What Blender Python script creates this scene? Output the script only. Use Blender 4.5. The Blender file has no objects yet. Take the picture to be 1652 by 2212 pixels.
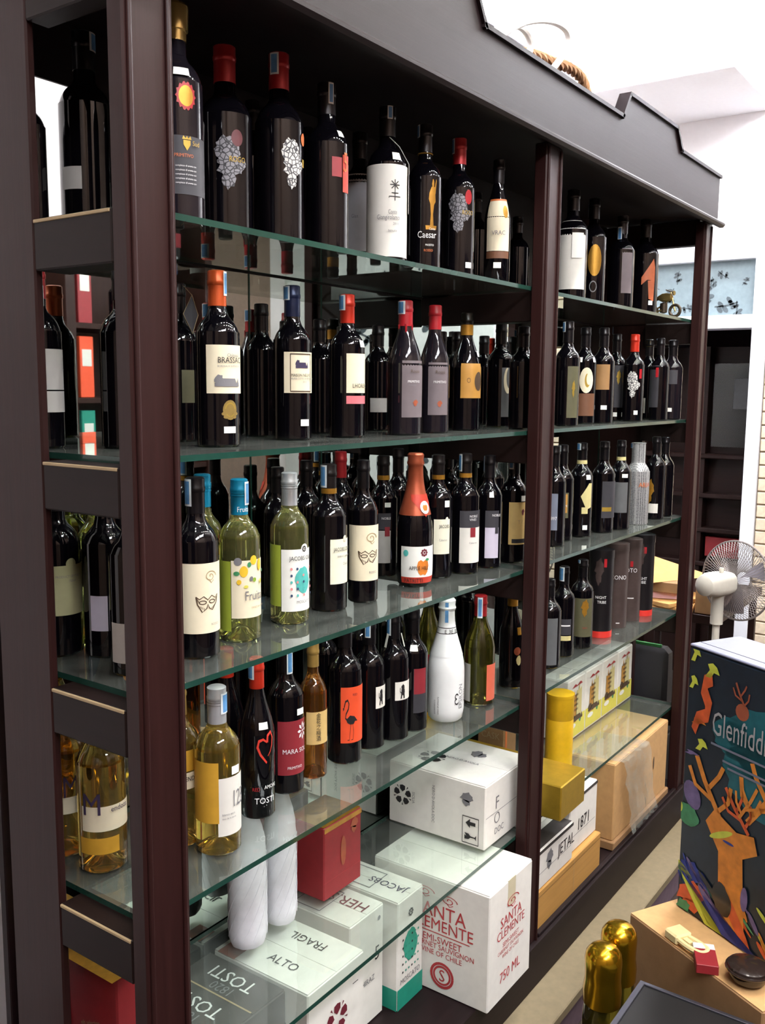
import bpy, bmesh, math, random
from mathutils import Vector, Matrix
from mathutils.geometry import tessellate_polygon
random.seed(7)
SC = bpy.context.scene
COL = SC.collection
PI = math.pi
Z0 = 1.32                                   # height of the third glass shelf above the floor

# ------------------------------------------------------------------ camera
cam = bpy.data.cameras.new('camera'); camo = bpy.data.objects.new('camera', cam); COL.objects.link(camo)
cam.sensor_fit = 'VERTICAL'; cam.sensor_height = 24.0; cam.lens = 2007.78 / 2212 * 24.0
cam.clip_start = 0.02
yaw, pitch, roll = 0.6161, 0.1326, 0.0087
fw = Vector((math.cos(yaw)*math.cos(pitch), math.sin(yaw)*math.cos(pitch), -math.sin(pitch)))
rt = Vector((math.sin(yaw), -math.cos(yaw), 0)); up = rt.cross(fw)
r2 = math.cos(roll)*rt + math.sin(roll)*up; u2 = -math.sin(roll)*rt + math.cos(roll)*up
camo.matrix_world = Matrix(((r2.x, u2.x, -fw.x, -0.9531), (r2.y, u2.y, -fw.y, -1.0415), (r2.z, u2.z, -fw.z, 0.4665+Z0), (0, 0, 0, 1)))
SC.camera = camo
# ------------------------------------------------------------------ world and view
w = bpy.data.worlds.new('world'); SC.world = w; w.use_nodes = True
w.node_tree.nodes['Background'].inputs[0].default_value = (.75, .78, .85, 1)
w.node_tree.nodes['Background'].inputs[1].default_value = 0.15
SC.view_settings.view_transform = 'Standard'; SC.view_settings.look = 'None'
SC.view_settings.gamma = 1.0; SC.view_settings.use_curve_mapping = False
SC.view_settings.exposure = EXPOSURE = 2.05
SC.cycles.max_bounces = 10; SC.cycles.transparent_max_bounces = 24; SC.cycles.glossy_bounces = 5
SC.cycles.transmission_bounces = 8; SC.cycles.caustics_reflective = False; SC.cycles.caustics_refractive = False
SC.cycles.sample_clamp_indirect = 4.0
FILL = 12.0         # strength of the added fill panels on the ceiling
LAMP = 210.0            # downlight strength
TUBE = 75.0            # fluorescent strength

# ------------------------------------------------------------------ materials
def lin(h):
    h = h.lstrip('#'); c = [int(h[i:i+2], 16)/255 for i in (0, 2, 4)]
    return tuple((x/12.92 if x <= .04045 else ((x+.055)/1.055)**2.4) for x in c) + (1,)
MATS = {}
SPEC = {}   # name: (hex, rough, metal, noise)
def spec(txt):
    for row in txt.strip().splitlines():
        n, h, r, m, v = row.split(); SPEC[n] = (h, float(r), float(m), float(v))
spec('''
dark 07060a .045 0 0
smoke 17141a .07 0 .1
whiteglass e9ecec .28 0 .03
black_foil 121014 .28 .3 .1
red_foil a5262b .32 .35 .15
scarlet_foil c8321f .32 .3 .12
orange_foil cf5a2c .3 .4 .12
navy_foil 1f2a4c .3 .35 .1
wax_red a81f28 .35 0 .2
wax_dim 5f2329 .5 0 .2
teal_foil 1482a8 .3 .3 .1
silver_foil c3c6cb .3 .55 .08
white_foil e8ecec .35 .15 .06
tan_foil b59250 .35 .5 .12
gold_glass d9c07a .12 .7 .1
goldband_foil 1b1718 .3 .3 .1
blackgold_foil 17140f .28 .35 .1
copper_foil b4583c .36 .5 .15
green_foil 24301c .35 .2 .1
gold b98d3c .32 .75 .15
gold_dull 9a8146 .45 .45 .2
gold_print b3953f .4 .5 .1
gold_art b07f2d .35 .5 .35
paper dcdad2 .7 0 .04
lime_paper a4b43c .6 0 .08
paper_bright e9eae4 .65 0 .03
paper_grey a9a8ab .75 0 .06
paper_shade b9b7b2 .75 0 .06
cream e6dcbf .7 0 .05
ivory e5e3cd .7 0 .05
label_olive a6a27c .7 0 .08
lavender_paper c4bed0 .7 0 .05
charcoal_paper 35343a .6 0 .12
taupe_paper 6e6468 .65 0 .08
olive_paper 56543c .6 0 .15
brown_paper 6b4630 .6 0 .12
grey_paper 5c5e60 .65 0 .1
tan_paper 9a7448 .6 0 .1
ochre_paper b8863c .55 0 .1
honey_paper cfb070 .6 0 .1
straw_paper cfc48a .6 0 .08
amber_paper c8982e .6 0 .1
bluegrey_paper 73798a .6 0 .06
pink_paper d36f78 .6 0 .06
red_paper 98363c .6 0 .08
red_bright b9402f .5 0 .08
maroon_paper 87222c .6 0 .08
salmon_paper d9694f .6 0 .06
flame_paper e2502a .55 0 .06
orange_ribbon b5603c .5 0 .2
frost_white cfd3d0 .5 0 .06
black_print 1a171a .6 0 0
grey_print 77767a .6 0 0
white_print e6e6e6 .55 0 0
brown_print 4e3c2c .6 0 0
tan_print a5906c .6 0 0
orange_print c96a34 .5 0 0
violet_print 3a3050 .5 0 0
maroon_print 6a2230 .5 0 0
rust_print 9c4f33 .55 0 .2
yellow_print e3b92e .55 0 .05
lemon_print d8d058 .55 0 .05
green_print 3f8a5a .55 0 .05
lime_print 8aa83c .55 0 .05
turq_print 55b7b0 .55 0 .12
navy_print 2f4668 .55 0 0
pink_print dd8c8c .55 0 0
scarlet_print c13a28 .5 0 .05
heart_red cf3a2e .45 0 .05
apple d8792e .45 0 .4
stamp_white dfe6ea .5 0 .04
stamp_blue 5b93c9 .5 0 .35
ceramic dfe2e0 .25 0 .02
carton_white e4e1da .75 0 .05
carton_kraft c49a66 .8 0 .1
carton_kraft_dark 94714c .8 0 .1
carton_tape cfc6a8 .35 0 .05
carton_black 34302e .7 0 .15
carton_gold c9a63a .3 .7 .12
carton_yellow dcae1c .42 .2 .1
carton_red 8d2228 .55 0 .12
carton_teal 1f8f78 .6 0 .1
red_print b53a3e .6 0 0
teal_print 2f9a82 .6 0 .15
foam e0e0e6 .6 0 .08
tin_black 1b181b .35 .2 .1
tin_brown 4a3d3b .4 .15 .2
tin_red d8342c .4 .1 .05
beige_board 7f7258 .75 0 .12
purple_board 6c5a66 .7 0 .15
wall_white f2eff0 .85 0 .02
wall_panel 6e5a4c .6 0 .15
ceiling_white efeef2 .85 0 .02
floor_dark 3a302c .35 0 .2
brick d8c7ae .85 0 .15
mortar b3a48e .9 0 .1
frame_white e3e6ee .4 0 .02
frost 78898f .45 0 .12
leaf_grey 424d52 .5 0 .2
cable_white e4e0dc .45 0 .03
rope a87f5c .85 0 .35
conduit f0cf72 .5 0 .1
brass a08a54 .35 .7 .3
bronze 4a4034 .4 .5 .4
fan_white c7c3b8 .45 0 .05
fan_wire 8d8684 .4 .4 .05
fan_blade 6f6a72 .35 0 .05
kraft_bag cf9e5e .8 0 .12
pink_sheet e3bcc8 .7 0 .05
bag_black 17161a .6 0 .2
strap_tan b08c6c .7 0 .1
gift_dark 12202e .4 0 .25
gift_teal 12606a .4 0 .25
gift_top 7d8094 .5 0 .06
stag_orange d9862e .5 0 .3
stag_red cf5a2a .5 0 .3
stag_blue 24348a .5 0 .4
stag_violet 6f5f8c .5 0 .35
stag_green 3f8a5c .5 0 .35
stag_lime c9d24a .5 0 .15
case_black 0b090a .55 0 .05
metal_edge 5f5f68 .3 .8 .05
gold_foil d0a428 .18 .95 .1
plastic_cream e5d29a .45 0 .05
bowl_brown 2a201c .15 0 .2
folder_green 2c7a3e .5 0 .1
''')
def ramp_noise(nt, bs, col, amt, scale=35.0, stretch=None, fine=None):
    tc = nt.nodes.new('ShaderNodeTexCoord'); n = nt.nodes.new('ShaderNodeTexNoise'); n.inputs['Scale'].default_value = scale
    n.inputs['Detail'].default_value = 4
    src = tc.outputs['Object']
    if stretch:
        mp = nt.nodes.new('ShaderNodeMapping'); mp.inputs['Scale'].default_value = stretch
        nt.links.new(src, mp.inputs[0]); src = mp.outputs[0]
    nt.links.new(src, n.inputs['Vector'])
    mx = nt.nodes.new('ShaderNodeMix'); mx.data_type = 'RGBA'
    mx.inputs[6].default_value = tuple(max(0, c*(1-amt)) for c in col[:3]) + (1,)
    mx.inputs[7].default_value = tuple(min(1, c*(1+amt)) for c in col[:3]) + (1,)
    nt.links.new(n.outputs['Fac'], mx.inputs[0]); nt.links.new(mx.outputs[2], bs.inputs['Base Color'])
    return n
def new_mat(name):
    m = bpy.data.materials.new(name); m.use_nodes = True
    return m, m.node_tree, m.node_tree.nodes['Principled BSDF']
def M(name):
    if name in MATS: return MATS[name]
    h, r, me, v = SPEC[name]; col = lin(h)
    m, nt, bs = new_mat(name)
    bs.inputs['Base Color'].default_value = col; bs.inputs['Roughness'].default_value = r; bs.inputs['Metallic'].default_value = me
    if v > 0: ramp_noise(nt, bs, col, v*1.6, 45.0)
    MATS[name] = m; return m
def wood(name, hexa, rough, amt=.55, axis=2, scale=26, coat=.03):
    m, nt, bs = new_mat(name); col = lin(hexa)
    st = [scale, scale, scale]; st[axis] = scale*.045
    n = ramp_noise(nt, bs, col, amt, 3.0, tuple(st)); n.inputs['Detail'].default_value = 8; n.inputs['Roughness'].default_value = .65
    bs.inputs['Roughness'].default_value = rough; bs.inputs['Specular IOR Level'].default_value = .22; bs.inputs['Coat Weight'].default_value = coat; bs.inputs['Coat Roughness'].default_value = .3
    bp = nt.nodes.new('ShaderNodeBump'); bp.inputs['Strength'].default_value = .12; bp.inputs['Distance'].default_value = .002
    nt.links.new(n.outputs['Fac'], bp.inputs['Height']); nt.links.new(bp.outputs[0], bs.inputs['Normal'])
    MATS[name] = m
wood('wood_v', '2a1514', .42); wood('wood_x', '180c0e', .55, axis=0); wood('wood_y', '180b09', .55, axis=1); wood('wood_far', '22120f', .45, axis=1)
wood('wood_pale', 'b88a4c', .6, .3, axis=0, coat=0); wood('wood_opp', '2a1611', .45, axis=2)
def liquid(name, hexa, ior=1.35, rough=.02):
    m, nt, bs = new_mat(name)
    bs.inputs['Base Color'].default_value = lin(hexa); bs.inputs['Transmission Weight'].default_value = .95
    bs.inputs['IOR'].default_value = ior; bs.inputs['Roughness'].default_value = rough
    bs.inputs['Coat Weight'].default_value = .6; bs.inputs['Coat Roughness'].default_value = .03
    MATS[name] = m
liquid('cgreen', 'eef094'); liquid('gold', 'f0c050') if False else liquid('goldwine', 'fbd566')
liquid('amber', 'f0c468'); liquid('plum', 'dc8a34'); liquid('olive', '8a8438')
def thin_glass(name, tint, boost=1.0, rough=.01, dust=0.0):
    m = bpy.data.materials.new(name); m.use_nodes = True; nt = m.node_tree; nt.nodes.clear()
    out = nt.nodes.new('ShaderNodeOutputMaterial'); tr = nt.nodes.new('ShaderNodeBsdfTransparent'); gl = nt.nodes.new('ShaderNodeBsdfGlossy')
    tr.inputs[0].default_value = tint; gl.inputs['Roughness'].default_value = rough; gl.inputs['Color'].default_value = (.95, 1, .97, 1)
    fr = nt.nodes.new('ShaderNodeFresnel'); fr.inputs['IOR'].default_value = 1.5
    geo = nt.nodes.new('ShaderNodeNewGeometry')
    a = nt.nodes.new('ShaderNodeMath'); a.operation = 'MULTIPLY_ADD'; a.inputs[1].default_value = boost; a.inputs[2].default_value = 0.0
    nt.links.new(fr.outputs[0], a.inputs[0])
    b = nt.nodes.new('ShaderNodeMath'); b.operation = 'SUBTRACT'; b.inputs[0].default_value = 1.0; nt.links.new(geo.outputs['Backfacing'], b.inputs[1])
    c = nt.nodes.new('ShaderNodeMath'); c.operation = 'MULTIPLY'; c.use_clamp = True
    nt.links.new(a.outputs[0], c.inputs[0]); nt.links.new(b.outputs[0], c.inputs[1])
    mx = nt.nodes.new('ShaderNodeMixShader'); nt.links.new(c.outputs[0], mx.inputs[0]); nt.links.new(tr.outputs[0], mx.inputs[1]); nt.links.new(gl.outputs[0], mx.inputs[2])
    last = mx.outputs[0]
    if dust:
        df = nt.nodes.new('ShaderNodeBsdfDiffuse'); df.inputs[0].default_value = (.55, .6, .55, 1)
        no = nt.nodes.new('ShaderNodeTexNoise'); no.inputs['Scale'].default_value = 9; no.inputs['Detail'].default_value = 5
        mu = nt.nodes.new('ShaderNodeMath'); mu.operation = 'MULTIPLY'; mu.inputs[1].default_value = dust*2; nt.links.new(no.outputs['Fac'], mu.inputs[0])
        m2 = nt.nodes.new('ShaderNodeMixShader'); nt.links.new(mu.outputs[0], m2.inputs[0]); nt.links.new(last, m2.inputs[1]); nt.links.new(df.outputs[0], m2.inputs[2]); last = m2.outputs[0]
    nt.links.new(last, out.inputs[0]); MATS[name] = m
thin_glass('shelf_glass', (.93, .965, .945, 1), 1.5, .012, .05)
thin_glass('pane_glass', (.9, .93, .93, 1), 1.2, .02)
thin_glass('wrap_film', (.93, .92, .9, 1), 2.5, .15, .2)
m_, nt_, bs_ = new_mat('glass_edge'); MATS['glass_edge'] = m_
bs_.inputs['Base Color'].default_value = lin('1d3d34'); bs_.inputs['Roughness'].default_value = .12
ramp_noise(nt_, bs_, lin('1d3d34'), .4, 20)
m_, nt_, bs_ = new_mat('mirror'); MATS['mirror'] = m_
bs_.inputs['Metallic'].default_value = 1; bs_.inputs['Roughness'].default_value = .015; bs_.inputs['Base Color'].default_value = (.5, .55, .53, 1)
ramp_noise(nt_, bs_, (.5, .55, .53, 1), .03, 6)
m_, nt_, bs_ = new_mat('mesh'); MATS['mesh'] = m_          # woven wire relief
tc_ = nt_.nodes.new('ShaderNodeTexCoord'); mp_ = nt_.nodes.new('ShaderNodeMapping'); mp_.inputs['Rotation'].default_value = (0, 0, 0)
vo_ = nt_.nodes.new('ShaderNodeTexVoronoi'); vo_.inputs['Scale'].default_value = 190; vo_.inputs['Randomness'].default_value = .15
cr_ = nt_.nodes.new('ShaderNodeValToRGB'); cr_.color_ramp.elements[0].position = .25; cr_.color_ramp.elements[0].color = lin('4b4c52'); cr_.color_ramp.elements[1].position = .55; cr_.color_ramp.elements[1].color = lin('b4b5b6')
nt_.links.new(tc_.outputs['Object'], vo_.inputs['Vector']); nt_.links.new(vo_.outputs['Distance'], cr_.inputs[0]); nt_.links.new(cr_.outputs[0], bs_.inputs['Base Color'])
bs_.inputs['Roughness'].default_value = .4; bs_.inputs['Metallic'].default_value = .3
for nm_, hx_, dk_ in (('lace', 'd2d2ce', '3a393e'), ('lace_grey', '86858b', '2a292e')):
    m_, nt_, bs_ = new_mat(nm_); MATS[nm_] = m_
    tc_ = nt_.nodes.new('ShaderNodeTexCoord'); vo_ = nt_.nodes.new('ShaderNodeTexVoronoi'); vo_.feature = 'DISTANCE_TO_EDGE'; vo_.inputs['Scale'].default_value = 130
    cr_ = nt_.nodes.new('ShaderNodeValToRGB'); cr_.color_ramp.elements[0].position = .05; cr_.color_ramp.elements[0].color = lin(dk_); cr_.color_ramp.elements[1].position = .13; cr_.color_ramp.elements[1].color = lin(hx_)
    nt_.links.new(tc_.outputs['Object'], vo_.inputs['Vector']); nt_.links.new(vo_.outputs['Distance'], cr_.inputs[0]); nt_.links.new(cr_.outputs[0], bs_.inputs['Base Color']); bs_.inputs['Roughness'].default_value = .6
def emit(name, col, s):
    m = bpy.data.materials.new(name); m.use_nodes = True; nt = m.node_tree; nt.nodes.clear()
    o = nt.nodes.new('ShaderNodeOutputMaterial'); e = nt.nodes.new('ShaderNodeEmission'); e.inputs[0].default_value = col; e.inputs[1].default_value = s
    nt.links.new(e.outputs[0], o.inputs[0]); MATS[name] = m
emit('lamp_glow', (1, .97, .91, 1), LAMP); emit('tube_glow', (.93, .95, 1, 1), TUBE); emit('fill_glow', (.96, .96, 1, 1), FILL)

# ------------------------------------------------------------------ mesh helpers
def mk(name, verts, faces, mat, parent=None, smooth=False, mats=None, fm=None, loc=None):
    me = bpy.data.meshes.new(name); me.from_pydata(verts, [], faces)
    if mats:
        for q in mats: me.materials.append(M(q))
        me.polygons.foreach_set('material_index', fm)
    else: me.materials.append(M(mat))
    if smooth:
        me.polygons.foreach_set('use_smooth', [True]*len(me.polygons)); me.set_sharp_from_angle(angle=math.radians(38))
    me.update()
    return link(name, me, parent, loc)
def link(name, me, parent=None, loc=None):
    o = bpy.data.objects.new(name, me); COL.objects.link(o)
    if parent: o.parent = parent
    if loc: o.location = loc
    return o
def tag(o, label=None, cat=None, group=None, kind=None):
    if label: o['label'] = label
    if cat: o['category'] = cat
    if group: o['group'] = group
    if kind: o['kind'] = kind
    return o
def empty(name, loc, rz=0):
    o = bpy.data.objects.new(name, None); COL.objects.link(o); o.location = loc; o.rotation_euler.z = rz; o.empty_display_size = .02
    return o
def thing(name, loc, label, cat, group=None, rz=0): return tag(empty(name, loc, rz), label, cat, group)
def boxdata(x0, x1, y0, y1, z0, z1, bev=0.0):
    bm = bmesh.new(); bmesh.ops.create_cube(bm, size=1)
    for v in bm.verts: v.co = Vector((x0+(v.co.x+.5)*(x1-x0), y0+(v.co.y+.5)*(y1-y0), z0+(v.co.z+.5)*(z1-z0)))
    if bev: bmesh.ops.bevel(bm, geom=list(bm.edges), offset=bev, segments=1, affect='EDGES')
    bmesh.ops.recalc_face_normals(bm, faces=bm.faces)
    vs = [tuple(v.co) for v in bm.verts]; bm.verts.index_update(); fs = [[v.index for v in f.verts] for f in bm.faces]; bm.free()
    return vs, fs
def box(name, x0, x1, y0, y1, z0, z1, mat, parent=None, bev=0.002):
    vs, fs = boxdata(x0, x1, y0, y1, z0, z1, bev); return mk(name, vs, fs, mat, parent)
def lathe_data(prof, seg=28, cap0=True, cap1=True):
    vs, fs = [], []
    for r, z in prof:
        for i in range(seg):
            a = 2*PI*i/seg; vs.append((r*math.cos(a), r*math.sin(a), z))
    for j in range(len(prof)-1):
        for i in range(seg):
            k = (i+1) % seg; fs.append((j*seg+i, j*seg+k, (j+1)*seg+k, (j+1)*seg+i))
    if cap0: fs.append(tuple(range(seg-1, -1, -1)))
    if cap1: n = (len(prof)-1)*seg; fs.append(tuple(range(n, n+seg)))
    return vs, fs
def lathe(name, prof, mat, parent=None, seg=28, loc=None, cap0=True, cap1=True):
    vs, fs = lathe_data(prof, seg, cap0, cap1); return mk(name, vs, fs, mat, parent, True, loc=loc)
def tube_data(pts, r, seg=8, closed=False):
    vs, fs = [], []; n = len(pts); pts = [Vector(q) for q in pts]
    nrm = None
    for i, q in enumerate(pts):
        a = pts[i-1] if i or closed else q; b = pts[(i+1) % n] if i < n-1 or closed else q
        t = (b-a).normalized()
        if nrm is None: nrm = t.orthogonal().normalized()
        nrm = (nrm - t*nrm.dot(t)).normalized(); bi = t.cross(nrm)
        rr = r(i/(n-1)) if callable(r) else r
        for k in range(seg):
            an = 2*PI*k/seg; vs.append(tuple(q + nrm*math.cos(an)*rr + bi*math.sin(an)*rr))
    for i in range(n if closed else n-1):
        j = (i+1) % n
        for k in range(seg):
            l = (k+1) % seg; fs.append((i*seg+k, i*seg+l, j*seg+l, j*seg+k))
    if not closed: fs.append(tuple(range(seg-1, -1, -1))); fs.append(tuple(range((n-1)*seg, n*seg)))
    return vs, fs
def tube(name, pts, r, mat, parent=None, seg=8, closed=False):
    vs, fs = tube_data(pts, r, seg, closed); return mk(name, vs, fs, mat, parent, True)

# ------------------------------------------------------------------ flat print: polygons and lettering
TXT = {}
def text2d(s):
    if s in TXT: return TXT[s]
    cu = bpy.data.curves.new('t', 'FONT'); cu.body = s; cu.size = 1.0; cu.resolution_u = 2; cu.fill_mode = 'FRONT'
    o = bpy.data.objects.new('t', cu); COL.objects.link(o)
    me = o.to_mesh(); vs = [(v.co.x, v.co.y) for v in me.vertices]; fs = [tuple(q.vertices) for q in me.polygons]
    o.to_mesh_clear(); bpy.data.objects.remove(o); bpy.data.curves.remove(cu)
    TXT[s] = (vs, fs); return TXT[s]
def arc(cx, cy, rx, ry, a0, a1, n): return [(cx+rx*math.cos(a0+(a1-a0)*i/n), cy+ry*math.sin(a0+(a1-a0)*i/n)) for i in range(n+1)]
def circ(cx, cy, rx, ry=None, n=20): return arc(cx, cy, rx, ry or rx, 0, 2*PI*(n-1)/n, n-1)
def band(pts, wd):
    L, R = [], []
    for i, q in enumerate(pts):
        a = pts[max(i-1, 0)]; b = pts[min(i+1, len(pts)-1)]; dx, dy = b[0]-a[0], b[1]-a[1]; l = math.hypot(dx, dy) or 1
        ww = wd(i/(len(pts)-1)) if callable(wd) else wd
        L.append((q[0]-dy/l*ww/2, q[1]+dx/l*ww/2)); R.append((q[0]+dy/l*ww/2, q[1]-dx/l*ww/2))
    return [[L[i], R[i], R[i+1], L[i+1]] for i in range(len(pts)-1)]
def blob(cx, cy, rx, ry, n, jit, seed):
    rnd = random.Random(seed); return [(cx+rx*(1+rnd.uniform(-jit, jit))*math.cos(2*PI*i/n), cy+ry*(1+rnd.uniform(-jit, jit))*math.sin(2*PI*i/n)) for i in range(n)]
def art(nm):
    A = {
     'disc': lambda: [circ(0, 0, .5)], 'block': lambda: [[(-.5, -.5), (.5, -.5), (.5, .5), (-.5, .5)]],
     'diamond': lambda: [[(-.5, 0), (0, -.5), (.5, -.42), (.5, .5), (.2, .5)]],
     'seal': lambda: [[(math.cos(2*PI*i/40)*(.46+.045*math.cos(i*2.2)), math.sin(2*PI*i/40)*(.46+.045*math.cos(i*2.2))) for i in range(40)]],
     'ring': lambda: band(circ(0, 0, .45, n=24)+[(.45, 0)], .1), 'leaf': lambda: [arc(0, 0, .5, .3, 0, PI, 7)+arc(0, 0, .5, .3, PI, 2*PI, 7)[1:-1]],
     'frame': lambda: [[(-.5, .47), (.5, .47), (.5, .5), (-.5, .5)], [(-.5, -.5), (.5, -.5), (.5, -.47), (-.5, -.47)], [(-.5, -.5), (-.47, -.5), (-.47, .5), (-.5, .5)], [(.47, -.5), (.5, -.5), (.5, .5), (.47, .5)]],
     'star': lambda: sum([band([(0, 0), (.5*math.cos(a), .5*math.sin(a))], .09) for a in [i*PI/4 for i in range(8)]], []),
     'stem': lambda: band([(0, .5), (0, -.5)], .07)+band([(-.3, .1), (.3, .1)], .07)+band([(-.5, -.3), (-.5, -.18), (.5, -.18)], .07),
     'crest': lambda: [[(-.3, .2), (.3, .2), (.3, -.1), (0, -.5), (-.3, -.1)], [(-.4, .25), (.4, .25), (.3, .5), (.12, .32), (0, .5), (-.12, .32), (-.3, .5)]],
     'map': lambda: [blob(-.02, .22, .34, .24, 26, .18, 3), blob(.08, -.06, .4, .2, 26, .2, 5), blob(0, -.3, .2, .2, 18, .25, 9)],
     'statue': lambda: [blob(.12, .4, .1, .09, 10, .1, 1), [(-.02, .34), (.3, .34), (.36, .05), (.2, -.02), (-.12, 0), (-.25, .1), (-.2, .22)], [(-.12, 0), (.22, 0), (.14, -.2), (.2, -.42), (-.12, -.42), (-.06, -.2)], [(.24, .3), (.4, .5), (.46, .46), (.34, .2)], [(-.5, -.42), (.5, -.42), (.46, -.5), (-.46, -.5)]],
     'ribbon': lambda: [[(-.5, .06), (.35, .5), (.5, .3), (.5, -.02), (-.1, .0), (-.5, -.12)], [(-.05, -.02), (.5, .0), (.45, -.5), (.05, -.45)]],
     'wreath': lambda: sum([[circ(.36*math.cos(i*PI/4), .36*math.sin(i*PI/4), .15, n=8)] for i in range(8)], [])+[circ(0, 0, .14, n=8)],
     'chateau': lambda: [[(-.5, -.5), (.5, -.5), (.5, -.2), (-.5, -.2)], [(-.25, -.2), (.35, -.2), (.28, .15), (-.2, .15)], blob(-.34, .05, .16, .4, 14, .25, 2), [(.38, -.2), (.48, -.2), (.43, .2)]],
     'smudge': lambda: [blob(0, .15, .4, .3, 14, .35, 4), blob(-.05, -.25, .3, .22, 12, .35, 8)], 'blob': lambda: [blob(0, 0, .48, .48, 22, .12, 6)],
     'crescent': lambda: [arc(0, 0, .5, .5, PI*.6, PI*1.75, 14)+arc(.22, .1, .42, .42, PI*1.65, PI*.7, 12)],
     'mask': lambda: band([(-.5, .3), (-.36, .16), (-.18, .3), (0, .12), (.18, .32), (.36, .18), (.5, .34), (.44, -.05), (.2, -.42), (.05, -.3), (0, -.1), (-.06, -.32), (-.25, -.5), (-.44, -.1), (-.5, .3)], .05)+band(arc(-.22, .0, .15, .09, 0, 2*PI, 12), .045)+band(arc(.2, .02, .14, .09, 0, 2*PI, 12), .045)+sum([band([(-.40+.08*i, -.14-.05*i), (-.34+.06*i, -.26-.05*i)], .022)+band([(.40-.07*i, -.10-.06*i), (.33-.06*i, -.22-.05*i)], .022) for i in range(4)], [])+band([(-.46, .2), (-.38, .02)], .03)+band([(.44, .2), (.38, .02)], .03),
     'swirl': lambda: band([(.5*(1-i/26)*math.cos(i*.42)+.05, .45*(1-i/30)*math.sin(i*.42)) for i in range(24)], .06)+band([(-.1, -.2), (.1, -.5), (.3, -.3)], .06),
     'heart': lambda: band([(.05, -.5), (-.3, -.2), (-.45, .05), (-.38, .25), (-.15, .3), (.08, .18)], lambda t: .13*(1-abs(t-.45)))+band([(.08, .18), (.12, .4), (.32, .5), (.44, .3), (.4, .05), (.28, -.15), (.12, -.28)], lambda t: .12*(1-t*.8)),
     'rosette': lambda: [[(0.12*math.cos(a), .12*math.sin(a)), (.36*math.cos(a-.25), .36*math.sin(a-.25)), (.5*math.cos(a), .5*math.sin(a)), (.36*math.cos(a+.25), .36*math.sin(a+.25))] for a in [i*PI/4 for i in range(8)]]+[circ(0, 0, .07, n=8)],
     'flamingo': lambda: band([(-.42, .3), (-.34, .44), (-.2, .47), (-.12, .38), (-.16, .26), (-.3, .14), (-.34, .04), (-.22, -.02)], .055)+[[(-.42, .3), (-.5, .28), (-.47, .2), (-.42, .25)], [(-.3, .0), (-.05, .1), (.25, .07), (.5, -.06), (.3, -.05), (.2, -.12), (-.05, -.12), (-.22, -.08)]]+band([(.02, -.1), (-.04, -.3), (-.08, -.5), (-.2, -.5)], .022)+band([(.12, -.1), (.2, -.3), (.16, -.49), (.05, -.5)], .022),
     'lion': lambda: [blob(.05, .28, .25, .18, 12, .2, 3), [(-.2, .15), (.3, .15), (.35, -.1), (.1, -.3), (-.25, -.2)], [(-.25, -.2), (-.1, -.25), (-.15, -.5), (-.35, -.5)], [(.1, -.25), (.3, -.15), (.35, -.5), (.15, -.5)]]+band([(-.25, -.1), (-.42, 0), (-.4, .25)], .08),
     'apple': lambda: [[(.0, .3), (.2, .4), (.42, .3), (.5, .05), (.4, -.3), (.2, -.48), (0, -.42), (-.2, -.48), (-.4, -.3), (-.5, .05), (-.42, .3), (-.2, .4)]],
     'epsilon': lambda: band(arc(.05, .23, .36, .22, PI*.1, PI*1.5, 9), .13)+band(arc(.05, -.23, .42, .24, PI*.5, PI*1.9, 9), .13),
     'flower': lambda: sum([[[(.14*math.cos(a), .14*math.sin(a)), (.3*math.cos(a-.5), .3*math.sin(a-.5)), (.46*math.cos(a-.32), .46*math.sin(a-.32)), (.48*math.cos(a), .48*math.sin(a)), (.46*math.cos(a+.32), .46*math.sin(a+.32)), (.3*math.cos(a+.5), .3*math.sin(a+.5))], [(.34*math.cos(a+.63), .34*math.sin(a+.63)), (.5*math.cos(a+.56), .5*math.sin(a+.56)), (.5*math.cos(a+.7), .5*math.sin(a+.7))]] for a in [PI/2+i*PI*.4 for i in range(5)]], []),
     'arrow': lambda: [[(-.16, -.5), (.16, -.5), (.16, .05), (.42, .05), (0, .5), (-.42, .05), (-.16, .05)]],
     'goblet': lambda: [[(-.36, .5), (.1, .5), (.0, .35), (.14, .4), (.36, .5), (.3, .15), (.08, -.02), (.06, -.38), (.3, -.5), (-.3, -.5), (-.06, -.38), (-.08, -.02), (-.3, .15)]],
     'tower': lambda: [[(-.4, -.5), (.4, -.5), (.36, .34), (.1, .28), (0, .5), (-.12, .28), (-.36, .3)]],
     'roof': lambda: [[(-.5, 0), (.5, .1), (.3, .5), (0, .15), (-.2, .45)]],
     'branch': lambda: band([(-.3, -.5), (-.1, -.1), (.05, .1), (.3, .4)], .07)+[arc(.2*math.cos(a), .3*math.sin(a), .22, .1, 0, PI*1.9, 9) for a in (0.5, 1.6, 2.8, 4.1, 5.2)],
     'antler': lambda: band([(.3, -.5), (.1, -.2), (-.1, .1), (-.3, .5)], .1)+band([(-.02, -.02), (.2, .3), (.28, .5)], .08)+band([(.1, -.2), (-.3, -.05), (-.45, .25)], .08)+band([(.2, -.36), (.42, -.1), (.46, .2)], .08),
     'stag': lambda: [[(-.34, .5), (.1, .4), (.42, .44), (.5, .3), (.24, .2), (.3, -.2), (.36, -.5), (-.05, -.5), (-.18, -.2), (-.22, .15), (-.5, .36)]],
     'serpent': lambda: band([(.35, .5), (.1, .42), (.05, .25), (.25, .05), (.2, -.15), (-.15, -.25), (-.3, -.5)], lambda t: .3*(1-.5*abs(t-.4))),
     'arrowbird': lambda: [[(-.5, -.5), (-.1, -.5), (.1, -.1), (.5, -.15), (.3, .3), (.0, .5), (-.35, .35), (-.2, 0)]],
    }
    return A[nm]()
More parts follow.
